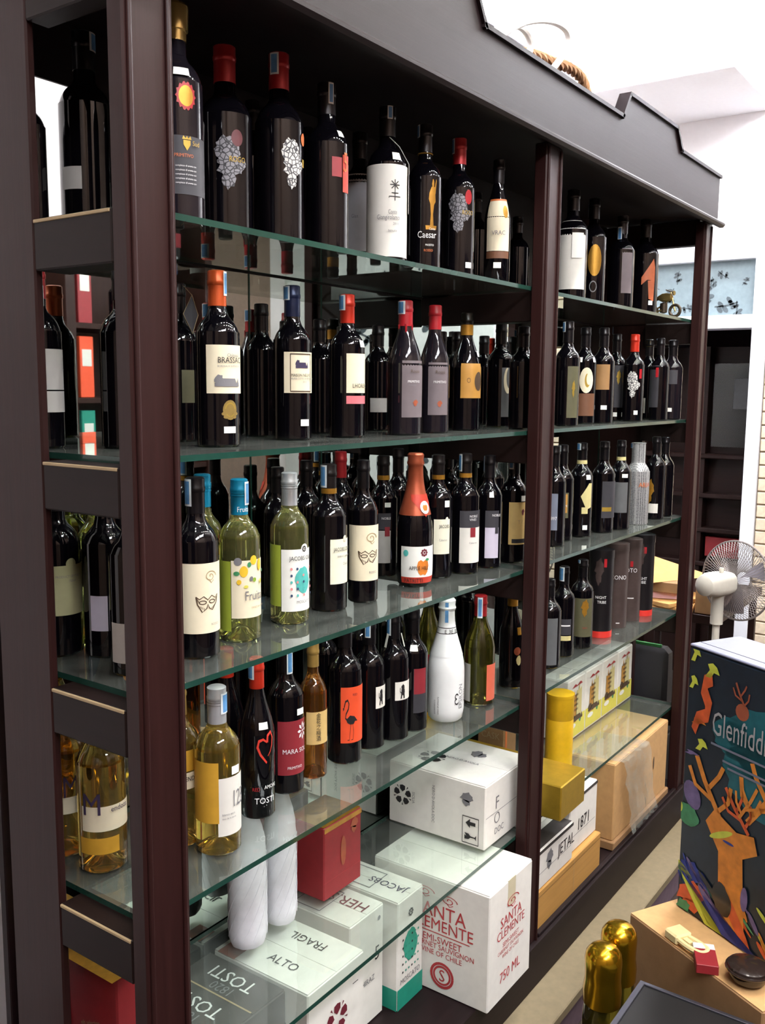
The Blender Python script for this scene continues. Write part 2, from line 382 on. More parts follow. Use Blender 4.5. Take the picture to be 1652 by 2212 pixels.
def split_tris(tris, lim, aspect=(1, 1)):
    out = []; stack = list(tris)
    while stack:
        t = stack.pop(); best, bi = 0, -1
        for i in range(3):
            a, b = t[i], t[(i+1) % 3]; d = abs((a[0]-b[0])*aspect[0])
            if d > best: best, bi = d, i
        if best > lim:
            a, b, c = t[bi], t[(bi+1) % 3], t[(bi+2) % 3]; mdl = ((a[0]+b[0])/2, (a[1]+b[1])/2)
            stack += [(a, mdl, c), (mdl, b, c)]
        else: out.append(t)
    return out
def art_tris(nm, wd, ht, lim=None):
    tris = []
    for poly in art(nm):
        p3 = [Vector((x*wd, y*ht, 0)) for x, y in poly]
        for t in tessellate_polygon([p3]):
            q = [(p3[i].x, p3[i].y) for i in t]
            if (q[1][0]-q[0][0])*(q[2][1]-q[0][1])-(q[1][1]-q[0][1])*(q[2][0]-q[0][0]) < 0: q = [q[0], q[2], q[1]]
            tris.append(tuple(q))
    return split_tris(tris, lim) if lim else tris
def cylpt(r, a, z): return (r*math.cos(a), r*math.sin(a), z)
def curved_sheet(name, rf, a0, a1, z0, z1, mat, parent, off=.0006, nz=1):
    n = max(2, int(abs(a1-a0)/.16)); vs, fs = [], []
    for j in range(nz+1):
        z = z0+(z1-z0)*j/nz; r = (rf(z) if callable(rf) else rf)+off
        for i in range(n+1): vs.append(cylpt(r, a0+(a1-a0)*i/n, z))
    for j in range(nz):
        for i in range(n): k = j*(n+1)+i; fs.append((k, k+1, k+n+2, k+n+1))
    return mk(name, vs, fs, mat, parent, True)
def wrap_tris(name, tris, rf, a, z, mat, parent, off):
    vs, fs = [], []
    for t in tris:
        k = len(vs)
        for x, y in t:
            r = (rf(z+y) if callable(rf) else rf)+off; vs.append(cylpt(r, a+x/r, z+y))
        fs.append((k, k+1, k+2))
    return mk(name, vs, fs, mat, parent)
def wrap_text(name, s, rf, a, z, size, mat, parent, off, sx=.9, vertical=False):
    v2, f2 = text2d(s); vs = []
    for x, y in v2:
        if vertical: x, y = y, x
        zz = z+y*size; r = (rf(zz) if callable(rf) else rf)+off; vs.append(cylpt(r, a+x*size*sx/r, zz))
    return mk(name, vs, f2, mat, parent)

# ------------------------------------------------------------------ bottles
def profile(k, h, r):
    rn = r*.39
    if k == 'bord': pts = [(.0, .0), (.90, 0), (1, .012), (1, .60), (.985, .635), (.93, .665), (.80, .70), (.62, .728), (.48, .755), (.40, .79)]
    elif k == 'round': pts = [(.0, .0), (.92, 0), (1, .012), (1, .585), (.985, .62), (.93, .655), (.82, .69), (.66, .718), (.50, .738), (.40, .765)]
    elif k == 'slope': pts = [(.0, .0), (.92, 0), (1, .012), (1, .49), (.985, .53), (.92, .585), (.80, .64), (.66, .69), (.53, .735), (.44, .775), (.40, .81)]
    elif k == 'spark': pts = [(.0, .0), (.80, 0), (.93, .02), (1, .09), (1, .38), (.98, .45), (.92, .51), (.80, .58), (.66, .65), (.53, .72), (.44, .79), (.40, .85)]
    else: pts = [(.0, .0), (.94, 0), (1, .015), (1, .60), (.97, .645), (.86, .69), (.70, .725), (.60, .75), (.57, .78), (.57, .985), (.60, .99), (.60, 1.0)]
    def cr(i, t):
        P = [pts[max(0, min(len(pts)-1, i+q))] for q in (-1, 0, 1, 2)]
        return tuple(.5*((2*P[1][j])+(-P[0][j]+P[2][j])*t+(2*P[0][j]-5*P[1][j]+4*P[2][j]-P[3][j])*t*t+(-P[0][j]+3*P[1][j]-3*P[2][j]+P[3][j])*t**3) for j in (0, 1))
    fine = pts[:3]
    for i in range(3, len(pts)-1):
        fine += [pts[i]]+([cr(i, .33), cr(i, .67)] if k != 'jar' or i < 8 else [])
    pts = fine+[pts[-1]]
    pr = [(max(a*r, 0.0004), b*h) for a, b in pts]
    if k != 'jar': pr += [(rn, h*.9), (rn, h-.004)]
    return pr, rn
def rfun(pr):
    def g(z):
        for i in range(1, len(pr)-1):
            (r0, z0), (r1, z1) = pr[i], pr[i+1]
            if z0 <= z <= z1 and z1 > z0: return r0+(r1-r0)*(z-z0)/(z1-z0)
        return pr[-1][0]
    return g
CAPLEN = {'bord': .20, 'round': .19, 'slope': .19, 'spark': .46, 'jar': .1}
NECKCOL = {'goldband_foil': 'gold_art', 'blackgold_foil': 'gold_art'}
def bottle(d, z):
    root = thing(d['n'], (d['x'], d['y'], z), d['l'], {'mesh_bottle': 'bottle', 'liqueur_bottle': 'bottle'}.get(d['n'], 'wine bottle'), d.get('g'))
    h, r, k = d['h'], d['r'], d['k']; pr, rn = profile(k, h, r); rf = rfun(pr)
    mat = {'gold': 'goldwine'}.get(d['b'], d['b'])
    clear = mat in ('cgreen', 'goldwine', 'amber', 'plum', 'olive')
    prof = pr[1:]
    if clear: prof = [(.0005, .028), (r*.35, .022), (r*.7, .006), (r*.82, .0015)]+pr[1:]
    lathe('body', prof, mat, root, 36 if r > .03 else 28)
    c = d.get('c')
    if c:
        cl = d.get('cl', h*CAPLEN[k]); zc = h-cl
        if k == 'spark':
            pc = [(rf(q)+.0010, q) for q in [zc+(h*.9-zc)*i/8 for i in range(9)]]
            pc += [(rn*1.12, h*.905), (rn*1.25, h*.925), (rn*1.12, h*.945), (rn*1.18, h*.985), (rn*1.0, h*.998), (rn*.4, h)]
        elif c == 'gold_glass':
            pc = [(rn+.001, h-.055), (rn+.001, h-.04), (rn*1.25, h-.039), (rn*1.3, h-.004), (rn*1.1, h)]
        else:
            pc = [(rn+.0012, zc), (rn+.0009, h*.93), (rn+.0009, h-.026), (rn+.0020, h-.024), (rn+.0022, h-.018), (rn+.0012, h-.016), (rn+.0012, h-.002), (rn*.9, h)]
        co = lathe('capsule', pc, c, root, 24)
        if c in NECKCOL: lathe('foil_band', [(rn+.0016, zc), (rn+.0016, zc+(.011 if c[0] == 'g' else .026))], NECKCOL[c], co, 24, cap0=False, cap1=False)
        if c in ('teal_foil', 'silver_foil') and k == 'bord':
            for i in range(3): lathe('thread_ring', [(rn+.0016, h-.022-i*.005), (rn+.0020, h-.0205-i*.005), (rn+.0016, h-.019-i*.005)], c, co, 24, cap0=False, cap1=False)
        if c == 'wax_red' and 'dripping' in d['l']:
            for a, l in ((.3, .018), (1.7, .026), (2.6, .012), (3.8, .022), (4.9, .015)):
                vs, fs = lathe_data([(.0006, -l), (.0028, -l+.004), (.003, 0)], 8); mk('wax_drip', [(x+(rn+.0002)*math.cos(a), y+(rn+.0002)*math.sin(a), zc+.004+q) for x, y, q in vs], fs, c, co, True)
    lab = []
    for i, (a0, a1, z0, z1, m) in enumerate(d.get('L', ())):
        o = curved_sheet('label', rf, a0, a1, z0, z1, m, root, .0005+.0002*i, 8 if (k in ('slope', 'spark') or z1 > .55*h) else 2); lab.append((o, a0, a1, z0, z1))
    def host(a, q):
        for o, a0, a1, z0, z1 in reversed(lab):
            if a0-.05 <= a <= a1+.05 and z0-.004 <= q <= z1+.004: return o
        return root
    for i, (nm, a, q, wd, ht, m) in enumerate(d.get('A', ())):
        wrap_tris('emblem', art_tris(nm, wd, ht, .005), rf, a, q, m, host(a, q), .0011+.00012*i)
    for i, (s, a, q, sz, m, sx) in enumerate(d.get('T', ())):
        wrap_text('lettering', s, rf, a, q, sz, m, host(a+.05, q), .0026, sx)
    if 'st' in d:
        a0, a1, z0, z1 = d['st']; rr = (pr[-1][0] if k == 'jar' else rn)+.0022
        o = curved_sheet('tax_stamp', rr, a0, a1, z0, z1, 'stamp_white', root, .0004)
        da, dz = (a1-a0)*.18, (z1-z0)*.08
        curved_sheet('stamp_print', rr, a0+da, a1-da, z0+dz, z1-dz, 'stamp_blue', o, .0008)
    for a, q, wd, ht in d.get('P', ()):
        curved_sheet('price_sticker', rf, a-wd/2/r, a+wd/2/r, q-ht/2, q+ht/2, 'paper_bright', root, .0032, 2)
    e = d.get('e'); e0 = e[0] if isinstance(e, tuple) else e
    fa = -1.9
    if e0 == 'hangtag':
        zt = h*.80; pts = [cylpt(rn+.003, fa-.4, zt), cylpt(r*.75, fa+.3, h*.74), cylpt(r+.004, fa+.75, h*.64), cylpt(r+.004, fa+.85, h*.58)]
        tube('tag_string', pts, .0008, 'paper_shade', root, 6)
        curved_sheet('hang_tag', r, fa+.72, fa+1.05, h*.33, h*.58, 'paper', root, .004)
    elif e0 == 'goldring': lathe('gold_ring', [(rn+.0013, h*.795), (rn+.003, h*.80), (rn+.0013, h*.805)], 'gold', root, 24, cap0=False, cap1=False)
    elif e0 == 'neckband': lathe('neck_band', [(rn+.0022, h*.775), (rn+.0016, h*.815)], 'straw_paper', root, 24, cap0=False, cap1=False)
    elif e0 == 'collar':
        o = wrap_tris('neck_label', split_tris([((-.03, .016), (0, -.022), (.03, .016)), ((-.03, .016), (.03, .016), (.03, .03)), ((-.03, .016), (.03, .03), (-.03, .03))], .004), rf, fa+.05, h*.60, 'scarlet_print', root, .0022)
        wrap_tris('emblem', art_tris('disc', .026, .03, .004), rf, fa+.05, h*.60, 'paper_bright', o, .0034); wrap_tris('emblem', art_tris('apple', .014, .016, .004), rf, fa+.05, h*.60, 'apple', o, .0042)
    elif e0 == 'neckcard':
        for s in (-1, 1): mk('neck_card', [cylpt(rn+.004, -2.3+s*.9, h*.84), cylpt(rn+.004, -2.3+s*1.3, h*.84), cylpt(r*.72, -2.3+s*1.25, h*.735), cylpt(r*.72, -2.3+s*.95, h*.735)], [(0, 1, 2, 3)], 'paper', root)
    elif e0 == 'captext': wrap_text('lettering', e[1], rn+.0012, fa-.75, h-d.get('cl', .06)+.006, .014, 'stamp_white', root, .0008, .8)
    elif e0 == 'vtext':
        v2, f2 = text2d(e[1]); sz = .013
        def put(a, zb, s_, v2, f2, m): mk('lettering', [cylpt(rf(zb+x*s_)+.0012, a-y*s_/r, zb+x*s_) for x, y in v2], f2, m, root)
        put(fa+.32, .035, .017, *text2d('EPSILON'), 'grey_print'); put(fa+.60, .05, .011, *text2d('WHITE'), 'grey_print')
        put(fa-1.25, .022, .006, *text2d('INGREDIENTS'), 'grey_print'); put(fa-1.05, .022, .006, *text2d('VINO SPUMANTE'), 'grey_print')
        for zz_ in (h*.72, h*.765): lathe('neck_line', [(rf(zz_)+.0014, zz_), (rf(zz_)+.0014, zz_+.0018)], 'black_print', root, 24, cap0=False, cap1=False)
        wrap_text('lettering', 'E 3E 3E', rf, fa-.9, h*.728, .013, 'black_print', root, .003, 1.0)
    elif e0 == 'diamond':  # diamond tag modelled here stands in for one reflected in the mirror
        o = mk('hang_tag', [cylpt(r+.004, -1.6+da, q) for da, q in ((0, h*.92), (-.45, h*.80), (0, h*.68), (.45, h*.80))], [(0, 1, 2, 3)], 'charcoal_paper', root)
        tube('tag_edge', [cylpt(r+.0045, -1.6+da, q) for da, q in ((0, h*.92), (-.45, h*.80), (0, h*.68), (.45, h*.80))], .0007, 'tan_print', o, 5, True)
        tube('tag_string', [cylpt(rn+.002, -1.6, h*.985), cylpt(r+.004, -1.6, h*.92)], .0006, 'tan_print', o, 5)
    return root

# ------------------------------------------------------------------ bottles on the glass shelves (metres, shelf number, label patches as angles)
BOTTLES = [
    {'n': 'wine_bottle', 's': 1, 'x': 0.0894, 'y': 0.315, 'h': 0.325, 'r': 0.044, 'k': 'round', 'b': 'dark', 'l': 'tall dark bottle with a white paper label at the end of the top shelf', 'c': 'black_foil', 'L': [(-3.292, -2.423, 0.0663, 0.1025, 'paper_shade')], 'st': (-1.682, -0.655, 0.2931, 0.323)},
    {'n': 'wine_bottle', 's': 1, 'x': -0.0069, 'y': 0.347, 'h': 0.25, 'r': 0.034, 'k': 'round', 'b': 'dark', 'l': 'round-shouldered dark bottle half hidden by the rear end post on the top shelf', 'c': 'black_foil'},
    {'n': 'wine_bottle', 's': 1, 'x': 0.096, 'y': 0.1, 'h': 0.325, 'r': 0.04, 'k': 'round', 'b': 'smoke', 'l': 'dark bottle with a red wax seal and gold glass stopper on the top shelf', 'c': 'gold_glass', 'L': [(-2.514, -0.314, 0.0371, 0.1237, 'charcoal_paper')], 'A': [('seal', -1.958, 0.1816, 0.0336, 0.0438, 'wax_red'), ('disc', -1.958, 0.1816, 0.0234, 0.0307, 'gold'), ('crest', -1.958, 0.1126, 0.019, 0.0219, 'gold_print')], 'T': [('PRIMITIVO', -2.44, 0.0917, 0.0073, 'orange_print', 0.9), ('Sud', -1.754, 0.1098, 0.0104, 'gold_print', 0.9), ('complesso di aroma con', -2.403, 0.0777, 0.0038, 'white_print', 0.9), ('complesso di aroma con', -2.403, 0.0714, 0.0038, 'white_print', 0.9), ('complesso di aroma con', -2.403, 0.0651, 0.0038, 'white_print', 0.9), ('complesso di aroma con', -2.403, 0.0588, 0.0038, 'white_print', 0.9), ('complesso di aroma con', -2.403, 0.0525, 0.0038, 'white_print', 0.9)], 'P': [(-2.11, 0.2171, 0.0248, 0.0117)]},
    {'n': 'wine_bottle', 's': 1, 'x': 0.2671, 'y': 0.165, 'h': 0.325, 'r': 0.046, 'k': 'round', 'b': 'dark', 'l': 'big dark bottle with faded red capsule and pale filigree map label', 'c': 'red_foil', 'A': [('map', -2.245, 0.1251, 0.0637, 0.0915, 'lace_grey'), ('disc', -1.93, 0.1648, 0.0212, 0.0278, 'wax_dim')], 'T': [('ROGO', -2.245, 0.1251, 0.0128, 'gold_print', 0.8)]},
    {'n': 'wine_bottle', 's': 1, 'x': 0.3681, 'y': 0.13, 'h': 0.335, 'r': 0.044, 'k': 'round', 'b': 'dark', 'l': 'big dark bottle with bright red capsule and white filigree map label', 'c': 'red_foil', 'A': [('map', -1.874, 0.1399, 0.0526, 0.0899, 'lace'), ('disc', -1.195, 0.185, 0.017, 0.022, 'orange_print'), ('block', -1.195, 0.144, 0.0085, 0.0136, 'gold_print')], 'st': (-3.321, -2.417, 0.2948, 0.3317)},
    {'n': 'wine_bottle', 's': 1, 'x': 0.4797, 'y': 0.11, 'h': 0.31, 'r': 0.042, 'k': 'round', 'b': 'dark', 'l': 'dark bottle with a stepped red label and grey tax strip on the top shelf', 'c': 'black_foil', 'A': [('block', -1.983, 0.1518, 0.0213, 0.0355, 'red_paper'), ('block', -1.46, 0.1417, 0.0195, 0.0675, 'red_bright')], 'T': [('5', -1.695, 0.1451, 0.0507, 'orange_print', 0.6)], 'st': (-2.272, -1.694, 0.2691, 0.3072), 'P': [(-1.695, 0.2133, 0.0142, 0.0124)]},
    {'n': 'wine_bottle', 's': 1, 'x': 0.7853, 'y': 0.26, 'h': 0.31, 'r': 0.04, 'k': 'round', 'b': 'dark', 'l': 'dark bottle with a plain grey-white label standing behind the tall white-labelled one', 'c': 'black_foil', 'L': [(-3.338, -1.413, 0.0469, 0.215, 'paper_grey')], 'T': [('Gian', -2.942, 0.1182, 0.012, 'grey_print', 0.7)]},
    {'n': 'wine_bottle', 's': 1, 'x': 0.693, 'y': 0.12, 'h': 0.32, 'r': 0.042, 'k': 'round', 'b': 'dark', 'l': 'dark bottle wrapped in a white script label with star emblem and hang tag', 'c': 'black_foil', 'L': [(-4.098, -0.956, 0.0142, 0.1983, 'paper')], 'A': [('star', -2.123, 0.1574, 0.0215, 0.0215, 'black_print'), ('stem', -2.123, 0.1387, 0.0254, 0.0254, 'black_print')], 'T': [('Conte', -2.459, 0.0993, 0.0126, 'grey_print', 0.6), ('Giangirolamo', -2.987, 0.0881, 0.014, 'grey_print', 0.65), ('2011', -2.222, 0.0777, 0.007, 'grey_print', 0.9), ('tenute', -2.459, 0.0635, 0.0084, 'grey_print', 0.9)], 'st': (-2.514, -1.914, 0.2923, 0.318), 'P': [(-2.019, 0.215, 0.0195, 0.0156)], 'e': 'hangtag'},
    {'n': 'wine_bottle', 's': 1, 'x': 0.8153, 'y': 0.105, 'h': 0.31, 'r': 0.037, 'k': 'round', 'b': 'dark', 'l': 'dark bottle with a gold statue and white Caesar lettering', 'c': 'black_foil', 'A': [('statue', -2.153, 0.1377, 0.0266, 0.1062, 'gold_art')], 'T': [('Caesar', -2.947, 0.0668, 0.0204, 'white_print', 0.75), ('Conte', -2.3, 0.0836, 0.0073, 'white_print', 0.8), ('PASSITO', -2.496, 0.05, 0.0058, 'white_print', 0.9), ('ROSSO', -2.579, 0.0381, 0.0073, 'orange_print', 0.9)], 'st': (-4.137, -3.341, 0.2813, 0.308), 'e': 'goldring'},
    {'n': 'wine_bottle', 's': 1, 'x': 0.9523, 'y': 0.1, 'h': 0.31, 'r': 0.037, 'k': 'round', 'b': 'dark', 'l': 'dark bottle with red capsule, map label and red round stamp beside the cream-labelled one', 'c': 'red_foil', 'A': [('map', -2.6, 0.1411, 0.0624, 0.0903, 'lace_grey'), ('disc', -1.98, 0.1751, 0.0183, 0.0323, 'wax_red')], 'T': [('ROGO', -2.395, 0.1359, 0.0138, 'gold_print', 0.7)], 'st': (-4.173, -3.341, 0.2743, 0.308), 'P': [(-1.943, 0.0246, 0.0151, 0.0129)]},
    {'n': 'wine_bottle', 's': 1, 'x': 1.1217, 'y': 0.09, 'h': 0.295, 'r': 0.032, 'k': 'slope', 'b': 'dark', 'l': 'slim dark bottle with a cream label, orange edge and brown band', 'c': 'black_foil', 'L': [(-3.545, -1.618, 0.0765, 0.1962, 'cream'), (-3.545, -1.618, 0.0588, 0.0754, 'brown_paper'), (-3.545, -1.618, 0.1951, 0.1995, 'orange_print')], 'A': [('disc', -1.993, 0.1689, 0.0137, 0.0296, 'gold')], 'T': [('VRAC', -3.046, 0.114, 0.0147, 'grey_print', 0.9)], 'P': [(-2.608, 0.0422, 0.0171, 0.0137)]},
    {'n': 'wine_bottle', 's': 1, 'x': 0.481, 'y': 0.3, 'h': 0.31, 'r': 0.036, 'k': 'round', 'b': 'dark', 'l': 'plain dark rear-row bottle behind the two filigree map bottles', 'g': 'rear-row bottles on the top shelf', 'c': 'black_foil'},
    {'n': 'wine_bottle', 's': 1, 'x': 0.6639, 'y': 0.31, 'h': 0.3, 'r': 0.036, 'k': 'round', 'b': 'dark', 'l': 'plain dark rear-row bottle behind the stepped red label', 'g': 'rear-row bottles on the top shelf', 'c': 'black_foil'},
    {'n': 'wine_bottle', 's': 1, 'x': 1.2109, 'y': 0.3, 'h': 0.29, 'r': 0.036, 'k': 'round', 'b': 'dark', 'l': 'plain dark rear-row bottle behind the gold statue bottle', 'g': 'rear-row bottles on the top shelf', 'c': 'black_foil'},
    {'n': 'wine_bottle', 's': 1, 'x': 1.4, 'y': 0.31, 'h': 0.29, 'r': 0.036, 'k': 'round', 'b': 'dark', 'l': 'plain dark rear-row bottle behind the red-stamped map bottle', 'g': 'rear-row bottles on the top shelf', 'c': 'black_foil'},
    {'n': 'wine_bottle', 's': 1, 'x': 1.5948, 'y': 0.28, 'h': 0.25, 'r': 0.036, 'k': 'round', 'b': 'dark', 'l': 'plain dark rear-row bottle behind the slim cream-labelled bottle', 'g': 'rear-row bottles on the top shelf', 'c': 'black_foil'},
    {'n': 'wine_bottle', 's': 1, 'x': 1.6282, 'y': 0.12, 'h': 0.315, 'r': 0.044, 'k': 'round', 'b': 'dark', 'l': 'wide dark bottle with a plain white label and square white hang card', 'c': 'black_foil', 'L': [(-4.015, -1.715, 0.0313, 0.2252, 'paper')], 'P': [(-2.359, 0.1536, 0.0325, 0.0703)]},
    {'n': 'wine_bottle', 's': 1, 'x': 1.8282, 'y': 0.14, 'h': 0.325, 'r': 0.04, 'k': 'round', 'b': 'dark', 'l': 'dark bottle with a large gold round emblem on the top shelf', 'c': 'black_foil', 'A': [('disc', -2.577, 0.1367, 0.0432, 0.0949, 'gold'), ('ring', -2.649, 0.0583, 0.023, 0.0345, 'grey_print')], 'st': (-4.611, -4.011, 0.2698, 0.311)},
    {'n': 'wine_bottle', 's': 1, 'x': 2.0119, 'y': 0.12, 'h': 0.3, 'r': 0.042, 'k': 'round', 'b': 'dark', 'l': 'dark bottle with a grey-brown upright label on the top shelf', 'c': 'black_foil', 'L': [(-2.706, -1.814, 0.0532, 0.1937, 'taupe_paper')], 'st': (-3.589, -2.814, 0.2228, 0.2634)},
    {'n': 'wine_bottle', 's': 1, 'x': 2.2528, 'y': 0.13, 'h': 0.325, 'r': 0.047, 'k': 'round', 'b': 'dark', 'l': 'round-shouldered dark bottle with a diagonal orange ribbon label', 'c': 'black_foil', 'A': [('ribbon', -2.459, 0.1179, 0.0482, 0.1413, 'orange_ribbon')], 'P': [(-2.271, 0.0411, 0.0145, 0.0145)]},
    {'n': 'wine_bottle', 's': 2, 'x': -0.0013, 'y': 0.342, 'h': 0.305, 'r': 0.039, 'k': 'round', 'b': 'dark', 'l': 'dark bottle with grey back label behind the end frame, second shelf', 'c': 'red_foil', 'L': [(-2.317, -0.173, 0.0975, 0.1643, 'paper_shade'), (-1.87, -0.173, 0.0604, 0.0952, 'paper_shade')], 'st': (-1.939, -1.385, 0.2349, 0.268)},
    {'n': 'wine_bottle', 's': 2, 'x': 0.0948, 'y': 0.24, 'h': 0.305, 'r': 0.04, 'k': 'round', 'b': 'dark', 'l': 'dark bottle mostly hidden behind the front end post on the second shelf', 'c': 'black_foil'},
    {'n': 'wine_bottle', 's': 2, 'x': 0.2987, 'y': 0.33, 'h': 0.3, 'r': 0.0375, 'k': 'round', 'b': 'dark', 'l': 'dark bottle with olive label standing behind the red-capped claret', 'c': 'black_foil', 'L': [(-2.162, -1.428, 0.0738, 0.1359, 'olive_paper')], 'e': 'diamond'},
    {'n': 'wine_bottle', 's': 2, 'x': 0.2311, 'y': 0.155, 'h': 0.305, 'r': 0.0385, 'k': 'bord', 'b': 'dark', 'l': 'claret bottle with orange capsule, cream chateau label and gold medal sticker', 'c': 'orange_foil', 'L': [(-2.89, -0.59, 0.0934, 0.1765, 'cream')], 'A': [('disc', -1.81, 0.0649, 0.028, 0.0346, 'gold_dull'), ('ring', -1.81, 0.0649, 0.0214, 0.0264, 'gold_print'), ('wreath', -1.81, 0.0583, 0.033, 0.0214, 'gold_dull'), ('chateau', -1.883, 0.1161, 0.0495, 0.0214, 'grey_print')], 'T': [('BRASSAC', -2.371, 0.146, 0.0141, 'black_print', 0.85), ('Château', -1.954, 0.1564, 0.0082, 'grey_print', 0.9), ('BORDEAUX SUPERIEUR', -2.371, 0.1387, 0.0047, 'grey_print', 0.9)], 'st': (-1.62, -1.02, 0.2617, 0.303), 'P': [(-1.859, 0.0305, 0.0214, 0.0115)]},
    {'n': 'wine_bottle', 's': 2, 'x': 0.4828, 'y': 0.2, 'h': 0.305, 'r': 0.038, 'k': 'bord', 'b': 'dark', 'l': 'claret bottle with navy capsule and cream label framed in black', 'c': 'navy_foil', 'L': [(-2.875, -0.575, 0.0939, 0.174, 'cream')], 'A': [('frame', -1.897, 0.1336, 0.0507, 0.0752, 'brown_print'), ('chateau', -1.897, 0.1511, 0.0282, 0.0169, 'violet_print')], 'T': [('MAISON NEUVE', -2.49, 0.1262, 0.0081, 'black_print', 0.75), ('BLAYE COTES DE BORDEAUX', -2.49, 0.1207, 0.0047, 'grey_print', 0.9), ('2015', -1.897, 0.1142, 0.0047, 'grey_print', 0.9)], 'st': (-3.822, -2.713, 0.2758, 0.303), 'P': [(-1.777, 0.0353, 0.0188, 0.0132)]},
    {'n': 'wine_bottle', 's': 2, 'x': 0.6371, 'y': 0.18, 'h': 0.3, 'r': 0.0375, 'k': 'bord', 'b': 'dark', 'l': 'claret bottle with scarlet capsule, cream label and pink strip below', 'c': 'scarlet_foil', 'L': [(-2.524, -0.487, 0.0942, 0.1762, 'cream'), (-2.524, -0.487, 0.0716, 0.0883, 'pink_paper')], 'T': [('LHORENS', -2.202, 0.105, 0.0128, 'black_print', 0.8)], 'st': (-4.057, -2.739, 0.266, 0.298), 'P': [(-1.539, 0.1966, 0.0139, 0.0139)]},
    {'n': 'wine_bottle', 's': 2, 'x': 0.8132, 'y': 0.15, 'h': 0.3, 'r': 0.0385, 'k': 'slope', 'b': 'smoke', 'l': 'slope-shouldered bottle with dripping red wax cap and a blue tax strip, taupe label', 'c': 'wax_red', 'L': [(-2.721, -0.548, 0.0402, 0.1663, 'taupe_paper')], 'A': [('smudge', -1.873, 0.0727, 0.019, 0.0148, 'rust_print')], 'T': [('Rosso', -2.22, 0.1394, 0.0106, 'brown_print', 0.9), ('PRIMITIVO', -2.39, 0.1175, 0.0076, 'white_print', 0.9), ('di manduria', -2.334, 0.1113, 0.0045, 'grey_print', 0.9)], 'st': (-3.904, -2.612, 0.2691, 0.298)},
    {'n': 'wine_bottle', 's': 2, 'x': 0.9458, 'y': 0.155, 'h': 0.3, 'r': 0.0365, 'k': 'slope', 'b': 'smoke', 'l': 'slope-shouldered bottle with smooth red wax cap and taupe label, no tax strip', 'c': 'wax_red', 'L': [(-2.974, -1.533, 0.0429, 0.1657, 'taupe_paper')], 'A': [('smudge', -2.192, 0.0694, 0.0178, 0.0156, 'rust_print')], 'T': [('Rosso', -2.507, 0.1396, 0.0111, 'brown_print', 0.9), ('PRIMITIVO', -2.629, 0.1177, 0.0079, 'white_print', 0.9)]},
    {'n': 'wine_bottle', 's': 2, 'x': 1.1206, 'y': 0.17, 'h': 0.295, 'r': 0.0375, 'k': 'slope', 'b': 'dark', 'l': 'dark bottle with black and gold capsule and a square orange-brown label', 'c': 'blackgold_foil', 'L': [(-2.965, -0.665, 0.0817, 0.1682, 'ochre_paper')], 'A': [('disc', -1.639, 0.1239, 0.0285, 0.0475, 'brown_print'), ('ring', -2.418, 0.1262, 0.0095, 0.0119, 'brown_print')], 'P': [(-1.44, 0.1926, 0.0143, 0.0143)]},
    {'n': 'wine_bottle', 's': 2, 'x': 1.3698, 'y': 0.205, 'h': 0.285, 'r': 0.0375, 'k': 'bord', 'b': 'dark', 'l': 'dark bottle with a pale crescent on a grey label beside the middle post', 'c': 'black_foil', 'L': [(-2.547, -0.649, 0.0288, 0.1634, 'grey_paper')], 'A': [('crescent', -2.064, 0.129, 0.026, 0.0727, 'cream')]},
    {'n': 'wine_bottle', 's': 2, 'x': 1.2992, 'y': 0.1, 'h': 0.27, 'r': 0.036, 'k': 'bord', 'b': 'dark', 'l': 'unlabelled dark bottle tucked against the middle post on the second shelf', 'c': 'black_foil'},
    {'n': 'wine_bottle', 's': 2, 'x': 0.5388, 'y': 0.335, 'h': 0.28, 'r': 0.0355, 'k': 'bord', 'b': 'dark', 'l': 'plain dark rear-row bottle behind the navy-capped claret, nearer the orange-capped one', 'g': 'rear-row bottles on the second shelf', 'c': 'black_foil'},
    {'n': 'wine_bottle', 's': 2, 'x': 0.7343, 'y': 0.335, 'h': 0.26, 'r': 0.0355, 'k': 'bord', 'b': 'dark', 'l': 'plain dark rear-row bottle behind the navy-capped and scarlet-capped clarets', 'g': 'rear-row bottles on the second shelf', 'c': 'black_foil'},
    {'n': 'wine_bottle', 's': 2, 'x': 0.9585, 'y': 0.33, 'h': 0.26, 'r': 0.0355, 'k': 'bord', 'b': 'dark', 'l': 'plain dark rear-row bottle behind the scarlet-capped claret, with a small pale label', 'g': 'rear-row bottles on the second shelf', 'c': 'black_foil', 'L': [(-3.058, -1.827, 0.0455, 0.0802, 'paper_shade')]},
    {'n': 'wine_bottle', 's': 2, 'x': 1.2568, 'y': 0.33, 'h': 0.26, 'r': 0.0355, 'k': 'bord', 'b': 'dark', 'l': 'plain dark rear-row bottle behind the smooth red wax cap', 'g': 'rear-row bottles on the second shelf', 'c': 'black_foil'},
    {'n': 'wine_bottle', 's': 2, 'x': 1.2105, 'y': 0.25, 'h': 0.255, 'r': 0.0355, 'k': 'bord', 'b': 'dark', 'l': 'plain dark rear-row bottle behind the black and gold capsule', 'g': 'rear-row bottles on the second shelf', 'c': 'black_foil'},
    {'n': 'wine_bottle', 's': 2, 'x': 1.4891, 'y': 0.325, 'h': 0.26, 'r': 0.0355, 'k': 'bord', 'b': 'dark', 'l': 'plain dark rear-row bottle behind the pale crescent label', 'g': 'rear-row bottles on the second shelf', 'c': 'black_foil'},
